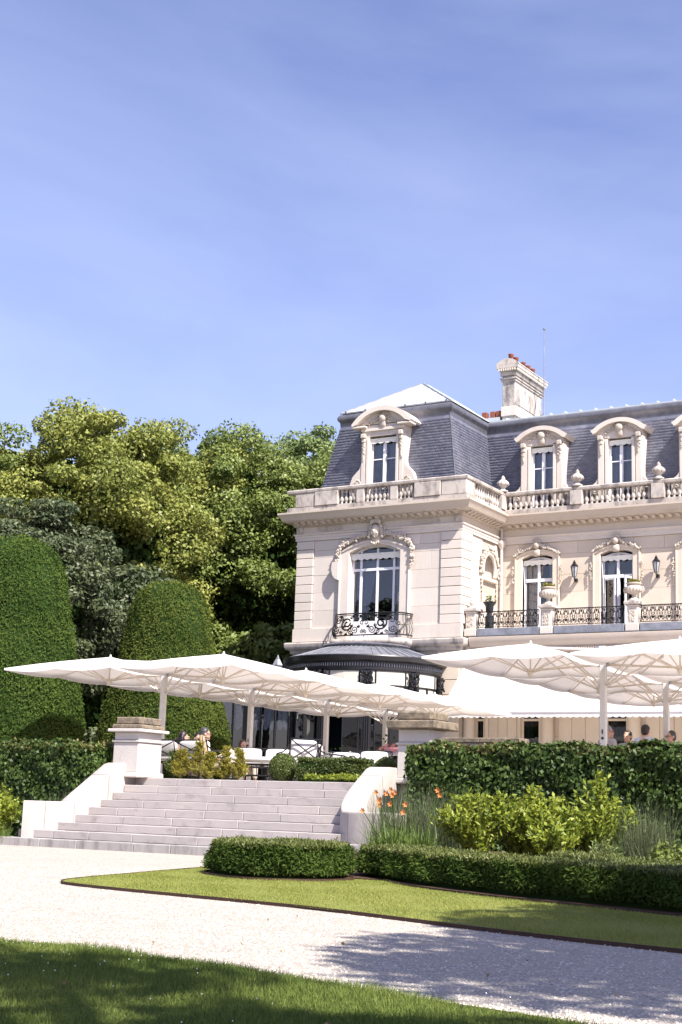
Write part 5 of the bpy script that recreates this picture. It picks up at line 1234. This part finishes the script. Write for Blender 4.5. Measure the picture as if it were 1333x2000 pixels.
RP = [((-10.5, 28.95, Zt+.0), 150, 'hair_silver', 'shirt_white', dict(glasses=True, head_turn=R_(-40)), 'person with silver hair and glasses just beside the large mast above the hedge'),
      ((-10.68, 30.6, Zt), -10, 'hair_dark', 'shirt_white', dict(), 'person with dark cropped hair facing the hedge, beside the silver-haired person'),
      ((-9.82, 29.3, Zt+.04), 170, 'hair_dark', 'shirt_light', dict(), 'person in a light blue shirt seen from behind above the hedge'),
      ((-9.72, 30.6, Zt), -20, 'hair_grey', 'shirt_white', dict(glasses=True, head_turn=R_(-20)), 'person with dark-rimmed glasses and greying hair by the picture-edge mast')]
for k, (lc, rz, hr, sh, kw, lab) in enumerate(RP):
    person(lab, lc, R_(rz), hr, sh, group=PG, drop=-.05, **kw)
    dining_chair((lc[0], lc[1], Zt), R_(rz), ['chair of the silver-haired diner beside the large mast','chair of the diner facing the hedge','chair of the diner in the light blue shirt','chair of the diner with dark-rimmed glasses'][k])
t = thing('dining_table', 'dining table with white cloth between the four diners behind the hedge', 'table', (-10.2, 29.95, Zt)); MB().bbox(-.75, .75, -.25, .25, .70, .74, .01).build('table_top', 'cushion', t)
for x in (-.6, .6):
    for y in (-.2, .2): MB().tube([(x, y, 0), (x, y, .7)], .02, 6).build('leg', 'iron', t)
# ------------------------------------------------------------------ hedges and topiary
def foliage(name, P, N, ln, wd, mat, parent, loc=(0,0,0), freq=.8, amp=.35, **kw):
    V, Q = leaf_quads(P, N, ln, wd, **kw); return link(name, np_mesh(name, V, Q, tints(len(P), P, freq, amp), mat), parent, loc)
def box_points(x0, x1, y0, y1, z0, z1, dens, faces='fltrb', bumpy=.05, rnd=.0):
    """points on the faces of a box: front, left, top, right, back"""
    Ps = []; Ns = []
    spec = {'f': ((x1-x0)*(z1-z0), lambda u, v: (x0+(x1-x0)*u, np.full_like(u, y0), z0+(z1-z0)*v), (0,-1,0)), 'b': ((x1-x0)*(z1-z0)*.4, lambda u, v: (x0+(x1-x0)*u, np.full_like(u, y1), z0+(z1-z0)*v), (0,1,0)),
            'l': ((y1-y0)*(z1-z0), lambda u, v: (np.full_like(u, x0), y0+(y1-y0)*u, z0+(z1-z0)*v), (-1,0,0)), 'r': ((y1-y0)*(z1-z0), lambda u, v: (np.full_like(u, x1), y0+(y1-y0)*u, z0+(z1-z0)*v), (1,0,0)),
            't': ((x1-x0)*(y1-y0), lambda u, v: (x0+(x1-x0)*u, y0+(y1-y0)*v, np.full_like(u, z1)), (0,0,1))}
    for f in faces:
        a, fn, n = spec[f]; k = int(a*dens); u, v = rng.uniform(size=k), rng.uniform(size=k); p = np.column_stack(fn(u, v)); nn = np.tile(np.array(n, float), (k,1))
        b = bumpy*(np.sin(p[:,0]*5.1+p[:,2]*3)*np.sin(p[:,2]*6.3+p[:,1]*4+1)+rng.normal(size=k)*.6); Ps.append(p+nn*b[:,None]); Ns.append(nn)
    return np.concatenate(Ps), np.concatenate(Ns)
def leafy_hedge(label, x0, x1, y0, y1, z0, z1, dens=1500, mat='leaf_beech', top='leaf_beech_top', ln=.095, wd=.062):
    t = thing('hedge', label, 'hedge', ((x0+x1)/2, y0, z0)); B = Vector(t.location)
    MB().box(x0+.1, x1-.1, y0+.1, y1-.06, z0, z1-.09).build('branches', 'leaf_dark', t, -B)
    P, N = box_points(x0, x1, y0, y1, z0, z1, dens)
    hol = np.sin(P[:,0]*7.3+1.7*np.sin(P[:,2]*5.1))*np.sin(P[:,2]*8.9+1.3*np.sin(P[:,0]*3.7)+P[:,1]*6); kp = (hol > -.62) | (rng.uniform(size=len(P)) < .35); P, N = P[kp], N[kp]; P = P+N*(.05*np.sin(P[:,0]*1.9)*np.sin(P[:,2]*2.7+P[:,0]))[:,None]
    o = foliage('leaves', P, N, ln, wd, mat, t, -B, out=.15, droop=.35)
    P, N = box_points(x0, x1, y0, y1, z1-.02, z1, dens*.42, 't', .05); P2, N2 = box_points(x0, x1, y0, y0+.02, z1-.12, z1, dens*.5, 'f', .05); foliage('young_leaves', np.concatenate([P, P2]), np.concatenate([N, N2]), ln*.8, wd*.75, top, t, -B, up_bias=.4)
    return t
leafy_hedge('tall clipped leafy hedge behind the yellow-green shrubs and daylilies', -11.95, -2.0, 22.75, 23.5, .2, 1.98)
leafy_hedge('tall clipped leafy hedge beside the weathered pillar, below the large yew', -25.5, -19.15, 22.95, 23.6, .05, 1.98)
def plan_hedge(label, poly, z0, z1, mat, dens_side, dens_top, ln, wd, twig=True, topmat=None, name='clipped_hedge', bumpy=.05):
    """low hedge over a plan outline"""
    t = thing(name, label, 'hedge', (poly[0][0], poly[0][1], z0)); B = Vector(t.location); P_ = np.array(poly); c = P_.mean(0)
    inner = [tuple(p) for p in (c+(P_-c)*np.array([.955, .93]))]
    MB().plan(inner, z0, z1-.06).build('branches', 'leaf_dark', t, -B)
    Ps = []; Ns = []
    for (x0, y0), (x1, y1) in zip(poly, poly[1:]+poly[:1]):
        L_ = math.hypot(x1-x0, y1-y0); k = int(L_*(z1-z0)*dens_side); u = rng.uniform(size=k); v = rng.beta(1.0, .9, size=k); n = np.array([y1-y0, x0-x1, 0])/L_; m_ = np.array([(x0+x1)/2, (y0+y1)/2, 0]); 
        if np.dot(n[:2], m_[:2]-c) < 0: n = -n
        p = np.column_stack([x0+(x1-x0)*u, y0+(y1-y0)*u, z0+.05+(z1-z0-.05)*v]); b = bumpy*(np.sin(p[:,0]*4.3+p[:,2]*9)*np.sin(p[:,1]*5.1+2)+rng.normal(size=k)*.7)-.06*(1-np.sin(math.pi*np.clip(v*.8+.2,0,1)))
        Ps.append(p+n*b[:,None]); Ns.append(np.tile(n, (k,1))+np.array([0,0,.25]))
    mn, mx_ = P_.min(0), P_.max(0); k = int((mx_-mn).prod()*dens_top); q = rng.uniform(size=(k,2))*(mx_-mn)+mn
    ins = np.zeros(k, bool)
    for (x0, y0), (x1, y1) in zip(poly, poly[1:]+poly[:1]):
        cnd = ((y0 > q[:,1]) != (y1 > q[:,1])) & (q[:,0] < (x1-x0)*(q[:,1]-y0)/(y1-y0+1e-12)+x0); ins ^= cnd
    q = q[ins]; k = len(q); pt = np.column_stack([q, z1+.02*np.sin(q[:,0]*6)*np.sin(q[:,1]*7)+rng.normal(size=k)*.018])
    foliage('side_sprays', np.concatenate(Ps), np.concatenate(Ns), ln, wd, mat, t, -B, out=.8, amp=.45, freq=2.2)
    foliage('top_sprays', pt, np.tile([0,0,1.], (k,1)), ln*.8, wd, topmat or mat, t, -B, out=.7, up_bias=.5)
    return t
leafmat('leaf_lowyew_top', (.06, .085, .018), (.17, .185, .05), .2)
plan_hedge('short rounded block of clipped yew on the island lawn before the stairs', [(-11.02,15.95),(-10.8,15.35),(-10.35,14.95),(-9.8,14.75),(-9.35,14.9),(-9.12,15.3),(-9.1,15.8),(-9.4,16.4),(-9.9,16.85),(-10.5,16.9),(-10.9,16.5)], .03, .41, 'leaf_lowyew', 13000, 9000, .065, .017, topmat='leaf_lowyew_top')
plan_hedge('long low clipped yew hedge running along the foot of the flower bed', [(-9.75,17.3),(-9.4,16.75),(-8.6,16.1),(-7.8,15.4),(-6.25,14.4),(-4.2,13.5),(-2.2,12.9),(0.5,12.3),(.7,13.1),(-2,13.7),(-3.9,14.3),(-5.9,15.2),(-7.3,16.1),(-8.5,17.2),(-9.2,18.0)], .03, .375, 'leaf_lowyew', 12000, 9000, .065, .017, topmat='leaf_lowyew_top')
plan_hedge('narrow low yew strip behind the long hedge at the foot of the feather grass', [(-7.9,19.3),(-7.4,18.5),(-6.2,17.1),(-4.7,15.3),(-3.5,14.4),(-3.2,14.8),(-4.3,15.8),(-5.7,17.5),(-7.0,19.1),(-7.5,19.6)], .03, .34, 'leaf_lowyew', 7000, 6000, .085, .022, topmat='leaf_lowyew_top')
plan_hedge('small clipped box hedge on the terrace edge before the white armchairs', [(-15.0,24.02),(-13.52,24.02),(-13.5,24.4),(-14.98,24.4)], 1.35, 1.77, 'leaf_box', 9000, 9000, .05, .03, name='box_hedge', bumpy=.02)
plan_hedge('fringe of bright yellow-green groundcover along the foot of the box hedge', [(-14.7,23.86),(-13.3,23.86),(-13.3,24.0),(-14.7,24.0)], 1.35, 1.46, 'leaf_shrub', 5000, 4000, .08, .03, name='groundcover', bumpy=.03)
def topiary_ball(x, y, r, label):
    t = thing('box_ball', label, 'topiary', (x, y, 1.35)); d = sphere_dirs(int(5500*r/.25)); P = d*r*(1+rng.normal(size=(len(d),1))*.025)+np.array([0,0,r]); MB().ball((0,0,r), r*.92, r*.92, r*.92, 16, 10).build('branches', 'leaf_dark', t); foliage('leaves', P, d, .045, .028, 'leaf_box', t, out=.4)
topiary_ball(-15.42, 24.2, .265, 'round clipped box ball on the terrace beside the golden conifers'); topiary_ball(-13.22, 24.35, .24, 'round clipped box ball half hidden behind the curved stair wall')
def yew(x, y, prof, label, mat, n):
    t = thing('topiary_yew', label, 'topiary', (x, y, 1.3)); z = np.array([p[1] for p in prof])-1.3; r = np.array([p[0] for p in prof]); ml = MB(); ml.lathe([(max(.01, a*.965), b) for a, b in zip(r, z)], (0,0,0), 32); ml.build('branches', 'leaf_dark', t)
    ds = np.hypot(np.diff(r), np.diff(z)); area = ds*(r[1:]+r[:-1]); seg = rng.choice(len(ds), size=n, p=area/area.sum()); u = rng.uniform(size=n); rr = r[seg]*(1-u)+r[seg+1]*u; zz = z[seg]*(1-u)+z[seg+1]*u; a = rng.uniform(0, 2*math.pi, n)
    nr_ = np.diff(z)[seg]/ds[seg]; nz_ = -np.diff(r)[seg]/ds[seg]; N = np.column_stack([np.cos(a)*nr_, np.sin(a)*nr_, nz_])
    P = np.column_stack([np.cos(a)*rr, np.sin(a)*rr, zz]); b = .03*np.sin(a*9+zz*3.1)*np.sin(zz*4.7+a*5)+.045*np.sin(a*3.3+zz*1.3)*np.sin(zz*2.1+1)+rng.normal(size=n)*.028; P = P+N*b[:,None]
    foliage('leaves', P, N, .085, .034, mat, t, out=.35, amp=.62, freq=1.5, up_bias=.2)
yew(-26.5, 34.9, [(2.13,1.3),(1.94,2.75),(1.70,3.8),(1.44,5.0),(1.30,5.85),(1.14,6.6),(.90,7.08),(.54,7.32),(.02,7.40)], 'smaller domed topiary yew behind the first parasol, between sofa and trees', 'leaf_yew2', 56000)
yew(-26.35, 28.1, [(2.05,1.3),(1.92,2.6),(1.62,4.5),(1.44,5.5),(1.28,6.4),(1.08,6.95),(.78,7.32),(.42,7.52),(.02,7.58)], 'tallest domed topiary yew at the picture edge above the leafy hedge', 'leaf_yew', 60000)
# golden conifers on the terrace edge
def conifer(x, y, h, w, label, mat):
    t = thing('golden_conifer', label, 'shrub', (x, y, 1.35), 0, 'golden conifers along the terrace edge')
    MB().tube([(0,0,0),(0,0,h*.8)], .018, 6, .006).build('stem', 'bark', t)
    Vs = []; Qs = []; n0 = 0; Ps = []
    for k in range(70):
        z = rng.uniform(.05, .95)*h; a = rng.uniform(0, 6.28); L_ = w*1.35*(1.05-z/h*.8)*rng.uniform(.6, 1.1); d = np.array([math.cos(a), math.sin(a), rng.uniform(.35, 1.1)]); d /= np.linalg.norm(d)
        m_ = 46; s_ = rng.uniform(.15, 1, m_); P = np.array([0,0,z])+d*(s_*L_)[:,None]+rng.normal(size=(m_,3))*.018; V, Q = leaf_quads(P, np.tile(d, (m_,1)), .055, .016, out=1.4); Vs.append(V); Qs.append(Q+n0); n0 += len(V); Ps.append(P)
    Pa = np.concatenate(Ps); link('sprays', np_mesh('sprays', np.concatenate(Vs), np.concatenate(Qs), tints(len(Pa), Pa, 3, .3), mat), t)
for k, (x, y, h, w, mt_, lab) in enumerate(((-18.12,24.3,.62,.24,'leaf_box','dull green conifer shrub touching the weathered pillar'), (-17.82,24.15,.58,.26,'leaf_gold','golden conifer shrub below the long-haired person'), (-17.45,24.25,.74,.27,'leaf_gold','tallest golden conifer shrub before the sofa'),
        (-17.1,24.12,.52,.24,'leaf_gold','golden conifer shrub below the tan throw'), (-16.8,24.25,.66,.22,'leaf_gold','golden conifer shrub below the crossed leg'), (-16.42,24.15,.62,.22,'leaf_gold','golden conifer shrub nearest the low table'))): conifer(x, y, h, w, lab, mt_)
# ------------------------------------------------------------------ shrubs, grasses, daylilies
def shrub(x, y, z, h, w, label, mat, ns=46, lv=46, ln=.10, wd=.046, group=None, spike=0):
    t = thing('shrub', label, 'shrub', (x, y, z), 0, group); st = MB(); Ps = []; Ds = []
    for k in range(ns):
        a = rng.uniform(0, 6.28); tilt = rng.uniform(0, 1)**.7; rr = w*.5*tilt; hh = h*(1-.45*tilt**2)*rng.uniform(.78, 1.05)
        if spike and k < 4: rr *= .25; hh = h*(1+spike*rng.uniform(.4, 1))
        tip = np.array([rr*math.cos(a), rr*math.sin(a), hh]); mid = np.array([rr*.35*math.cos(a), rr*.35*math.sin(a), hh*.55]); st.tube([(0,0,0), tuple(mid), tuple(tip)], .007, 4, .003)
        s_ = rng.uniform(.18, 1.0, lv)**.8; P = np.where(s_[:,None] < .55, mid*(s_/.55)[:,None], mid+(tip-mid)*((s_-.55)/.45)[:,None]); out = norm(rng.normal(size=(lv,3))+np.array([math.cos(a), math.sin(a), .5])); Ps.append(P+out*rng.uniform(.01, .09, (lv,1))); Ds.append(out)
    st.build('stems', 'bark', t); P = np.concatenate(Ps); N = np.concatenate(Ds); foliage('leaves', P, N, ln, wd, mat, t, out=.9, up_bias=.3, freq=3, amp=.3)
    return t
SG = 'yellow-green shrubs before the tall hedge'
shrub(-9.45, 20.3, .1, 1.2, 1.4, 'yellow-green leafy shrub next to the daylilies', 'leaf_shrub', 60, 60, group=SG)
shrub(-8.55, 20.6, .1, 1.15, 1.35, 'yellow-green leafy shrub in the middle of the bed before the tall hedge', 'leaf_shrub', 60, 60, group=SG)
shrub(-7.7, 20.7, .1, 1.25, 1.4, 'tallest yellow-green shrub with upright shoots before the tall hedge', 'leaf_shrub', 64, 60, group=SG, spike=.22)
shrub(-9.0, 20.9, .1, 1.1, 1.2, 'yellow-green leafy shrub tucked between its neighbours close to the tall hedge', 'leaf_shrub', 50, 56, group=SG)
shrub(-8.1, 20.0, .1, .75, .9, 'low yellow-green shrub in front of its taller neighbours', 'leaf_shrub', 40, 50, group=SG)
shrub(-7.35, 20.0, .1, .5, .5, 'small grey-green plant with pale flower spikes before the tallest shrub', 'leaf_pale', 26, 30, .07, .02)
shrub(-6.5, 20.3, .08, .45, .6, 'low dark leafy plant at the picture edge of the bed', 'leaf_mid', 26, 30)
shrub(-19.85, 21.1, .05, 1.05, 1.0, 'bright yellow-green shrub at the picture edge beside the stairs', 'leaf_shrub', 60, 60, group='shrubs beside the stairs')
shrub(-20.5, 21.5, .05, .95, 1.0, 'dark leafy shrub behind the bright shrub beside the stairs', 'leaf_beech', 40, 50, group='shrubs beside the stairs')
def tussock(x, y, z, h, w, label, n, mat, wd=.006, arch=.5, name='ornamental_grass'):
    t = thing(name, label, 'grass', (x, y, z)); a = rng.uniform(0, 6.28, n); tl = rng.uniform(.03, .5, n); D = norm(np.column_stack([np.cos(a)*tl, np.sin(a)*tl, np.ones(n)])); P = np.column_stack([rng.normal(0, w*.22, n), rng.normal(0, w*.22, n), np.zeros(n)])
    V = []; Q = []; L_ = h*rng.uniform(.5, 1.12, n); hd = np.column_stack([np.cos(a), np.sin(a), np.zeros(n)]); sd_ = np.column_stack([-np.sin(a), np.cos(a), np.zeros(n)]); lv = 4; pts = []
    for k in range(lv+1):
        u = k/lv; c = P+D*(L_*u)[:,None]+hd*(L_*arch*u*u*tl)[:,None]-np.array([0,0,1])*(L_*arch*.5*u**3*tl)[:,None]; ww_ = wd*(1-u*.85)*.5; pts += [c-sd_*ww_, c+sd_*ww_]
    V = np.stack(pts, 1).reshape(-1,3); b = np.arange(n)[:,None]*(2*(lv+1)); Q = np.concatenate([b+np.array([2*k, 2*k+1, 2*k+3, 2*k+2]) for k in range(lv)], 0)
    link('blades', np_mesh('blades', V, Q, np.tile(tints(n), lv), mat), t); return t
tussock(-11.0, 20.7, .1, 1.2, .9, 'tall fine feather grass spilling over the curved stair wall', 900, 'leaf_reed', .008, .7)
tussock(-10.4, 20.9, .1, 1.15, .8, 'tall fine feather grass between the daylilies and the tall hedge', 700, 'leaf_reed', .008, .6)
tussock(-6.9, 20.6, .1, 1.0, .8, 'fine grey-green feather grass at the picture edge of the bed', 900, 'leaf_reed', .008, .55)
tussock(-19.3, 22.4, .1, .95, .7, 'dark wispy grass tuft above the flared stair wall', 500, 'leaf_reed', .009, .8)
tussock(-19.62, 21.0, .05, .4, .35, 'small grass tuft at the foot of the bright shrub by the stairs', 160, 'leaf_blade', .01, .8)
def daylily(x, y, label, nf):
    t = tussock(x, y, .08, .62, .5, label, 190, 'leaf_blade', .026, .95, 'daylily'); t['category'] = 'flower'
    for k in range(nf):
        a = rng.uniform(0, 6.28); rr = rng.uniform(.05, .3); h = rng.uniform(.75, 1.1); top = (rr*math.cos(a), rr*math.sin(a)-.05, h)
        MB().tube([(0,0,.1), (rr*.4*math.cos(a), rr*.4*math.sin(a), h*.6), top], .006, 4).build('stalk', 'leaf_blade', t)
        f = MB()
        for j in range(6):
            b = j*1.047; e = Vector((math.cos(b), -.45, math.sin(b)+.2)); c = Vector(top); w_ = Vector((-math.sin(b), 0, math.cos(b)))*.018
            f.add([c, c+e*.026+w_*.75, c+e*.05, c+e*.026-w_*.75], [(0,1,2,3)])
        f.build('bloom', 'petal_orange', t)
daylily(-10.62, 19.55, 'clump of orange daylilies against the end of the curved stair wall', 6); daylily(-10.3, 19.3, 'clump of orange daylilies with arching leaves in front of the feather grass', 5); daylily(-9.9, 19.35, 'clump of daylily leaves next to the first yellow-green shrub', 3)
# ------------------------------------------------------------------ trees
def tree(x, y, z0, ctr, rad, label, mat, ncl, lpc, ln, wd, seed, clump=.24, group=None, droop=.1, twigs=0, core=True):
    """trunk and limbs carrying leaf clumps spread through an ellipsoid crown"""
    global rng
    keep = rng; rng = np.random.default_rng(seed)
    t = thing('tree', label, 'tree', (x, y, z0), 0, group); c = np.array(ctr)-np.array([x, y, z0]); rad = np.array(rad)
    tr = MB(); tr.tube([(0,0,0), (.1,0,c[2]*.35), (c[0]*.6, c[1]*.6, c[2]*.75), (c[0], c[1], c[2]+rad[2]*.4)], max(.18, rad[0]*.085), 10, .05)
    d = sphere_dirs(ncl); d[:,2] = np.abs(d[:,2])*np.where(rng.uniform(size=ncl) < .72, 1, -1); rr = rng.uniform(.5, 1.0, ncl)**.6*(1+.13*rng.normal(size=ncl).clip(-1.2, .55)); cc = c+d*rad*rr[:,None]
    for k in range(min(26, ncl)):
        p = cc[k]; s_ = np.array([c[0]*.6, c[1]*.6, c[2]*.62+rng.uniform(-.1, .3)*rad[2]]); m_ = (s_+p)/2+np.array([0,0,.06*rad[2]]); tr.tube([tuple(s_), tuple(m_), tuple(p)], rad[0]*.028, 6, .02)
    tr.build('trunk', 'bark', t)
    Ps = []; Ns = []; Ts = []
    for k in range(ncl):
        rc = rad.mean()*clump*rng.uniform(.5, 1.5); q = sphere_dirs(lpc); q[:,2] = q[:,2]*.75+.12; s_ = rng.uniform(.45, 1.0, lpc)**.5; fl = np.array([1.15, 1.15, .8])
        P = cc[k]+q*fl*(rc*s_)[:,None]+rng.normal(size=(lpc,3))*rc*.10; Ps.append(P); Ns.append(norm(q+np.array([0,0,.45]))); Ts.append(np.clip(rng.uniform(0,1,lpc)*.55+rng.uniform(0, .45), 0, 1))
    P = np.concatenate(Ps); N = np.concatenate(Ns); V, Q = leaf_quads(P, N, ln, wd, out=.35, droop=droop); link('crown', np_mesh('crown', V, Q, np.concatenate(Ts), mat), t)
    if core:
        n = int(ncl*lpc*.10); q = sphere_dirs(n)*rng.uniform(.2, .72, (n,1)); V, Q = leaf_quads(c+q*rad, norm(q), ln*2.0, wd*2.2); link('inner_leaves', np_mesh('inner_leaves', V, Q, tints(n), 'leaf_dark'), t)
    if twigs:
        tw = MB()
        for k in range(twigs):
            s_ = np.array(c)+np.array([rad[0]*.45, -rad[1]*.5, -rad[2]*.35]); e = s_+np.array([rng.uniform(.3, 1.6), rng.uniform(-.8, .1), rng.uniform(-.9, .3)]); tw.tube([tuple(s_), tuple((s_+e)/2+np.array([0,0,.15])), tuple(e)], .03, 5, .006)
        tw.build('bare_twigs', 'twig', t)
    rng = keep; return t
GT = 'trees beyond the terrace'
tree(-37.3, 44.0, 1.3, (-37.4, 43.9, 10.7), (4.5, 4.3, 5.3), 'tall yellow-green tree, highest of the wood behind the yews', 'leaf_lime', 210, 560, .17, .12, 11, clump=.15, group=GT)
tree(-39.4, 51.6, 1.3, (-39.2, 51.4, 11.4), (4.0, 4.0, 6.0), 'yellow-green tree in the middle of the wood, behind the smaller yew', 'leaf_lime', 180, 480, .175, .12, 12, clump=.15, group=GT)
tree(-36.6, 53.6, 1.3, (-36.6, 53.2, 11.2), (4.1, 4.1, 6.2), 'mid green tree next to the pavilion, above the conservatory', 'leaf_mid', 210, 520, .175, .12, 13, clump=.15, group=GT)
tree(-35.6, 60.0, 1.3, (-35.4, 60.0, 12.2), (3.9, 3.9, 6.0), 'green tree partly hidden by the pavilion corner', 'leaf_mid', 150, 360, .19, .13, 14, clump=.15, group=GT)
tree(-41.0, 66.0, 1.3, (-40.8, 66.0, 16.0), (4.6, 4.0, 5.2), 'pale light green tree far behind, above the middle of the wood', 'leaf_pale', 120, 300, .21, .14, 15, clump=.155, group=GT)
tree(-45.5, 62.0, 1.3, (-45.4, 62.0, 15.6), (4.2, 4.0, 4.8), 'pale green tree far behind the highest yellow-green tree', 'leaf_pale', 100, 260, .21, .14, 16, clump=.155, group=GT)
tree(-41.8, 40.6, 1.3, (-41.3, 40.4, 9.8), (3.9, 3.5, 5.9), 'mid green tree at the picture edge behind the tallest yew', 'leaf_mid', 150, 380, .175, .12, 17, clump=.15, group=GT)
tree(-32.2, 35.2, 1.3, (-32.3, 35.1, 6.9), (2.7, 2.6, 3.6), 'grey-green drooping tree just above the tallest yew', 'leaf_ash', 150, 340, .18, .085, 18, clump=.16, group=GT, droop=.5, twigs=14)
tree(-32.0, 38.4, 1.3, (-31.9, 38.2, 4.4), (1.7, 1.5, 2.8), 'grey-green bushy tree between the two topiary yews', 'leaf_ash', 46, 240, .22, .11, 19, clump=.26, group=GT, droop=.5)
tree(-33.4, 41.9, 1.3, (-33.2, 41.7, 6.6), (1.9, 1.8, 2.6), 'grey-green small tree peeping over the smaller yew', 'leaf_ash', 40, 240, .24, .12, 20, clump=.25, group=GT, droop=.5)
tree(-33.6, 50.9, 1.3, (-33.4, 50.6, 6.4), (2.0, 1.6, 2.3), 'low green bushy tree above the gallery roof', 'leaf_mid', 36, 220, .26, .16, 21, clump=.25, group=GT)
tree(-47.5, 50.5, 1.3, (-47.5, 50.5, 8.0), (6.0, 4.0, 7.0), 'dark evergreen mass at the back of the wood behind the tallest yew', 'leaf_back', 110, 330, .30, .20, 22, clump=.2, group=GT)
tree(-42.5, 58.5, 1.3, (-42.5, 58.5, 8.0), (5.5, 4.0, 7.0), 'dark evergreen mass at the back of the wood behind the smaller yew', 'leaf_back', 110, 330, .30, .20, 23, clump=.2, group=GT)
tree(-36.8, 65.5, 1.3, (-36.8, 65.5, 7.5), (4.5, 4.0, 6.5), 'dark evergreen mass at the back of the wood beside the pavilion', 'leaf_back', 110, 330, .30, .20, 24, clump=.2, group=GT)
# the tree out of the picture that shades gravel, hedge and near lawn
tree(5.0, 5.0, 0, (5.5, 8.4, 8.4), (4.2, 5.0, 2.1), 'tall tree beside the viewer shading the gravel and the low hedge', 'leaf_mid', 170, 380, .25, .16, 31, clump=.2, group='trees beside the viewer', core=False)
tree(3.6, -1.5, 0, (1.6, 1.9, 8.0), (3.8, 1.05, 1.5), 'tall tree behind the viewer dappling the near lawn', 'leaf_mid', 44, 200, .2, .13, 32, clump=.26, group='trees beside the viewer', core=False)
# ------------------------------------------------------------------ grass and pebbles
def in_poly(q, poly):
    ins = np.zeros(len(q), bool)
    for (x0, y0), (x1, y1) in zip(poly, poly[1:]+poly[:1]): ins ^= ((y0 > q[:,1]) != (y1 > q[:,1])) & (q[:,0] < (x1-x0)*(q[:,1]-y0)/(y1-y0+1e-12)+x0)
    return ins
def grass(name, poly, box, n, ln, wd, z, mat, label, excl=None, var=.5):
    q = rng.uniform(size=(n,2))*np.array([box[1]-box[0], box[3]-box[2]])+np.array([box[0], box[2]]); q = q[in_poly(q, poly)]
    for e in (excl or []): q = q[~in_poly(q, e)]
    k = len(q); P = np.column_stack([q, np.full(k, z)]); D = norm(np.column_stack([rng.normal(0, .45, k), rng.normal(0, .45, k), np.ones(k)])); patch = .78+.12*rng.normal(size=k)+.35*np.sin(q[:,0]*2.3+1)*np.sin(q[:,1]*2.9)+.2*np.sin(q[:,0]*7+q[:,1]*5)
    V, Q = blades(P, D, ln*np.clip(patch, .4, 1.3), wd, .5); tn = np.clip(tints(k)*.7+.3*(.5+.5*np.sin(q[:,0]*1.7)*np.sin(q[:,1]*2.1+.5)), 0, 1); return tag(link(name, np_mesh(name, V, Q, np.tile(tn, 2), mat)), label, 'grass', kind='stuff')
near_poly = LAWN1[::-1]+[(-30,-30),(12,-30)]
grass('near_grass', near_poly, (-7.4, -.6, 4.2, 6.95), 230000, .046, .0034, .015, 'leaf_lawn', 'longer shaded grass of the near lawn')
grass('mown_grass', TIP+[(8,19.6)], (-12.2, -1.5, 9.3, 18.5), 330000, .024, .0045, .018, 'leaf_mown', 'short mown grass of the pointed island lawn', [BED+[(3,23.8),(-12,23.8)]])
# clover heads
cl = MB(); 
for k in range(230):
    x, y = rng.uniform(-6.6, -2.2), rng.uniform(4.6, 6.6); 
    if rng.uniform() > (.95 if x < -4.8 else .12): continue
    cl.ball((x, y, .05+rng.uniform(0, .02)), .0032, .0032, .003, 5, 4)
tag(cl.build('clover_flowers', 'petal_white'), 'white clover flower heads dotted over the near lawn', 'flowers', kind='stuff')
# loose pebbles on the gravel
n = 16000; u = rng.uniform(size=n); d_ = 6.2+14*u**1.6; ax = rng.uniform(-.25, .25, n)
px_ = -math.sin(.5337)*d_+math.cos(.5337)*ax*d_; py_ = math.cos(.5337)*d_+math.sin(.5337)*ax*d_; q = np.column_stack([px_, py_])
ok = ~in_poly(q, near_poly) & ~in_poly(q, TIP+[(8,19.6)]); q = q[ok]; n = len(q); r = rng.uniform(.004, .010, n); h = r*rng.uniform(.4, .8, n); a = rng.uniform(0, 6.28, n)
V = []; 
c, s_ = np.cos(a), np.sin(a); base_ = [(1,.2),(.1,.9),(-.9,.3),(-.3,-.95)]
for bx, by in base_: V.append(np.column_stack([q[:,0]+r*(bx*c-by*s_), q[:,1]+r*(bx*s_+by*c), np.full(n, .0)]))
for bx, by in base_: V.append(np.column_stack([q[:,0]+r*.6*(bx*c-by*s_), q[:,1]+r*.6*(bx*s_+by*c), h]))
V = np.stack(V, 1).reshape(-1,3); b = np.arange(n)[:,None]*8; Q = np.concatenate([b+np.array(f) for f in ((4,5,6,7),(0,1,5,4),(1,2,6,5),(2,3,7,6),(3,0,4,7))], 0)
mt, t, b_ = newmat('pebble'); at = t.nodes.new('ShaderNodeAttribute'); at.attribute_name = 'tint'; t.links.new(mixc(t, (.34, .30, .26), (.60, .545, .49), at.outputs['Fac']), b_.inputs['Base Color']); b_.inputs['Roughness'].default_value = .85
tag(link('gravel', np_mesh('gravel', V, Q, np.tile(rng.beta(3, 1.2, n), 5), 'pebble')), 'pale loose pebbles scattered over the gravel path', 'gravel', kind='stuff')

n = 34; P = np.column_stack([rng.uniform(-7, -2, n), rng.uniform(4.8, 10.5, n), np.full(n, .03)]); P[:,2] = np.where(in_poly(P[:,:2], near_poly), .055, .012); V, Q = leaf_quads(P, np.tile([0,0,1.], (n,1)), .035, .02, out=0)
leafmat('leaf_fallen', (.16, .09, .03), (.35, .24, .10), .2)
tag(link('fallen_leaves', np_mesh('fallen_leaves', V, Q, tints(n), 'leaf_fallen')), 'few dry brown leaves fallen on the gravel and near lawn', 'leaves', kind='stuff')
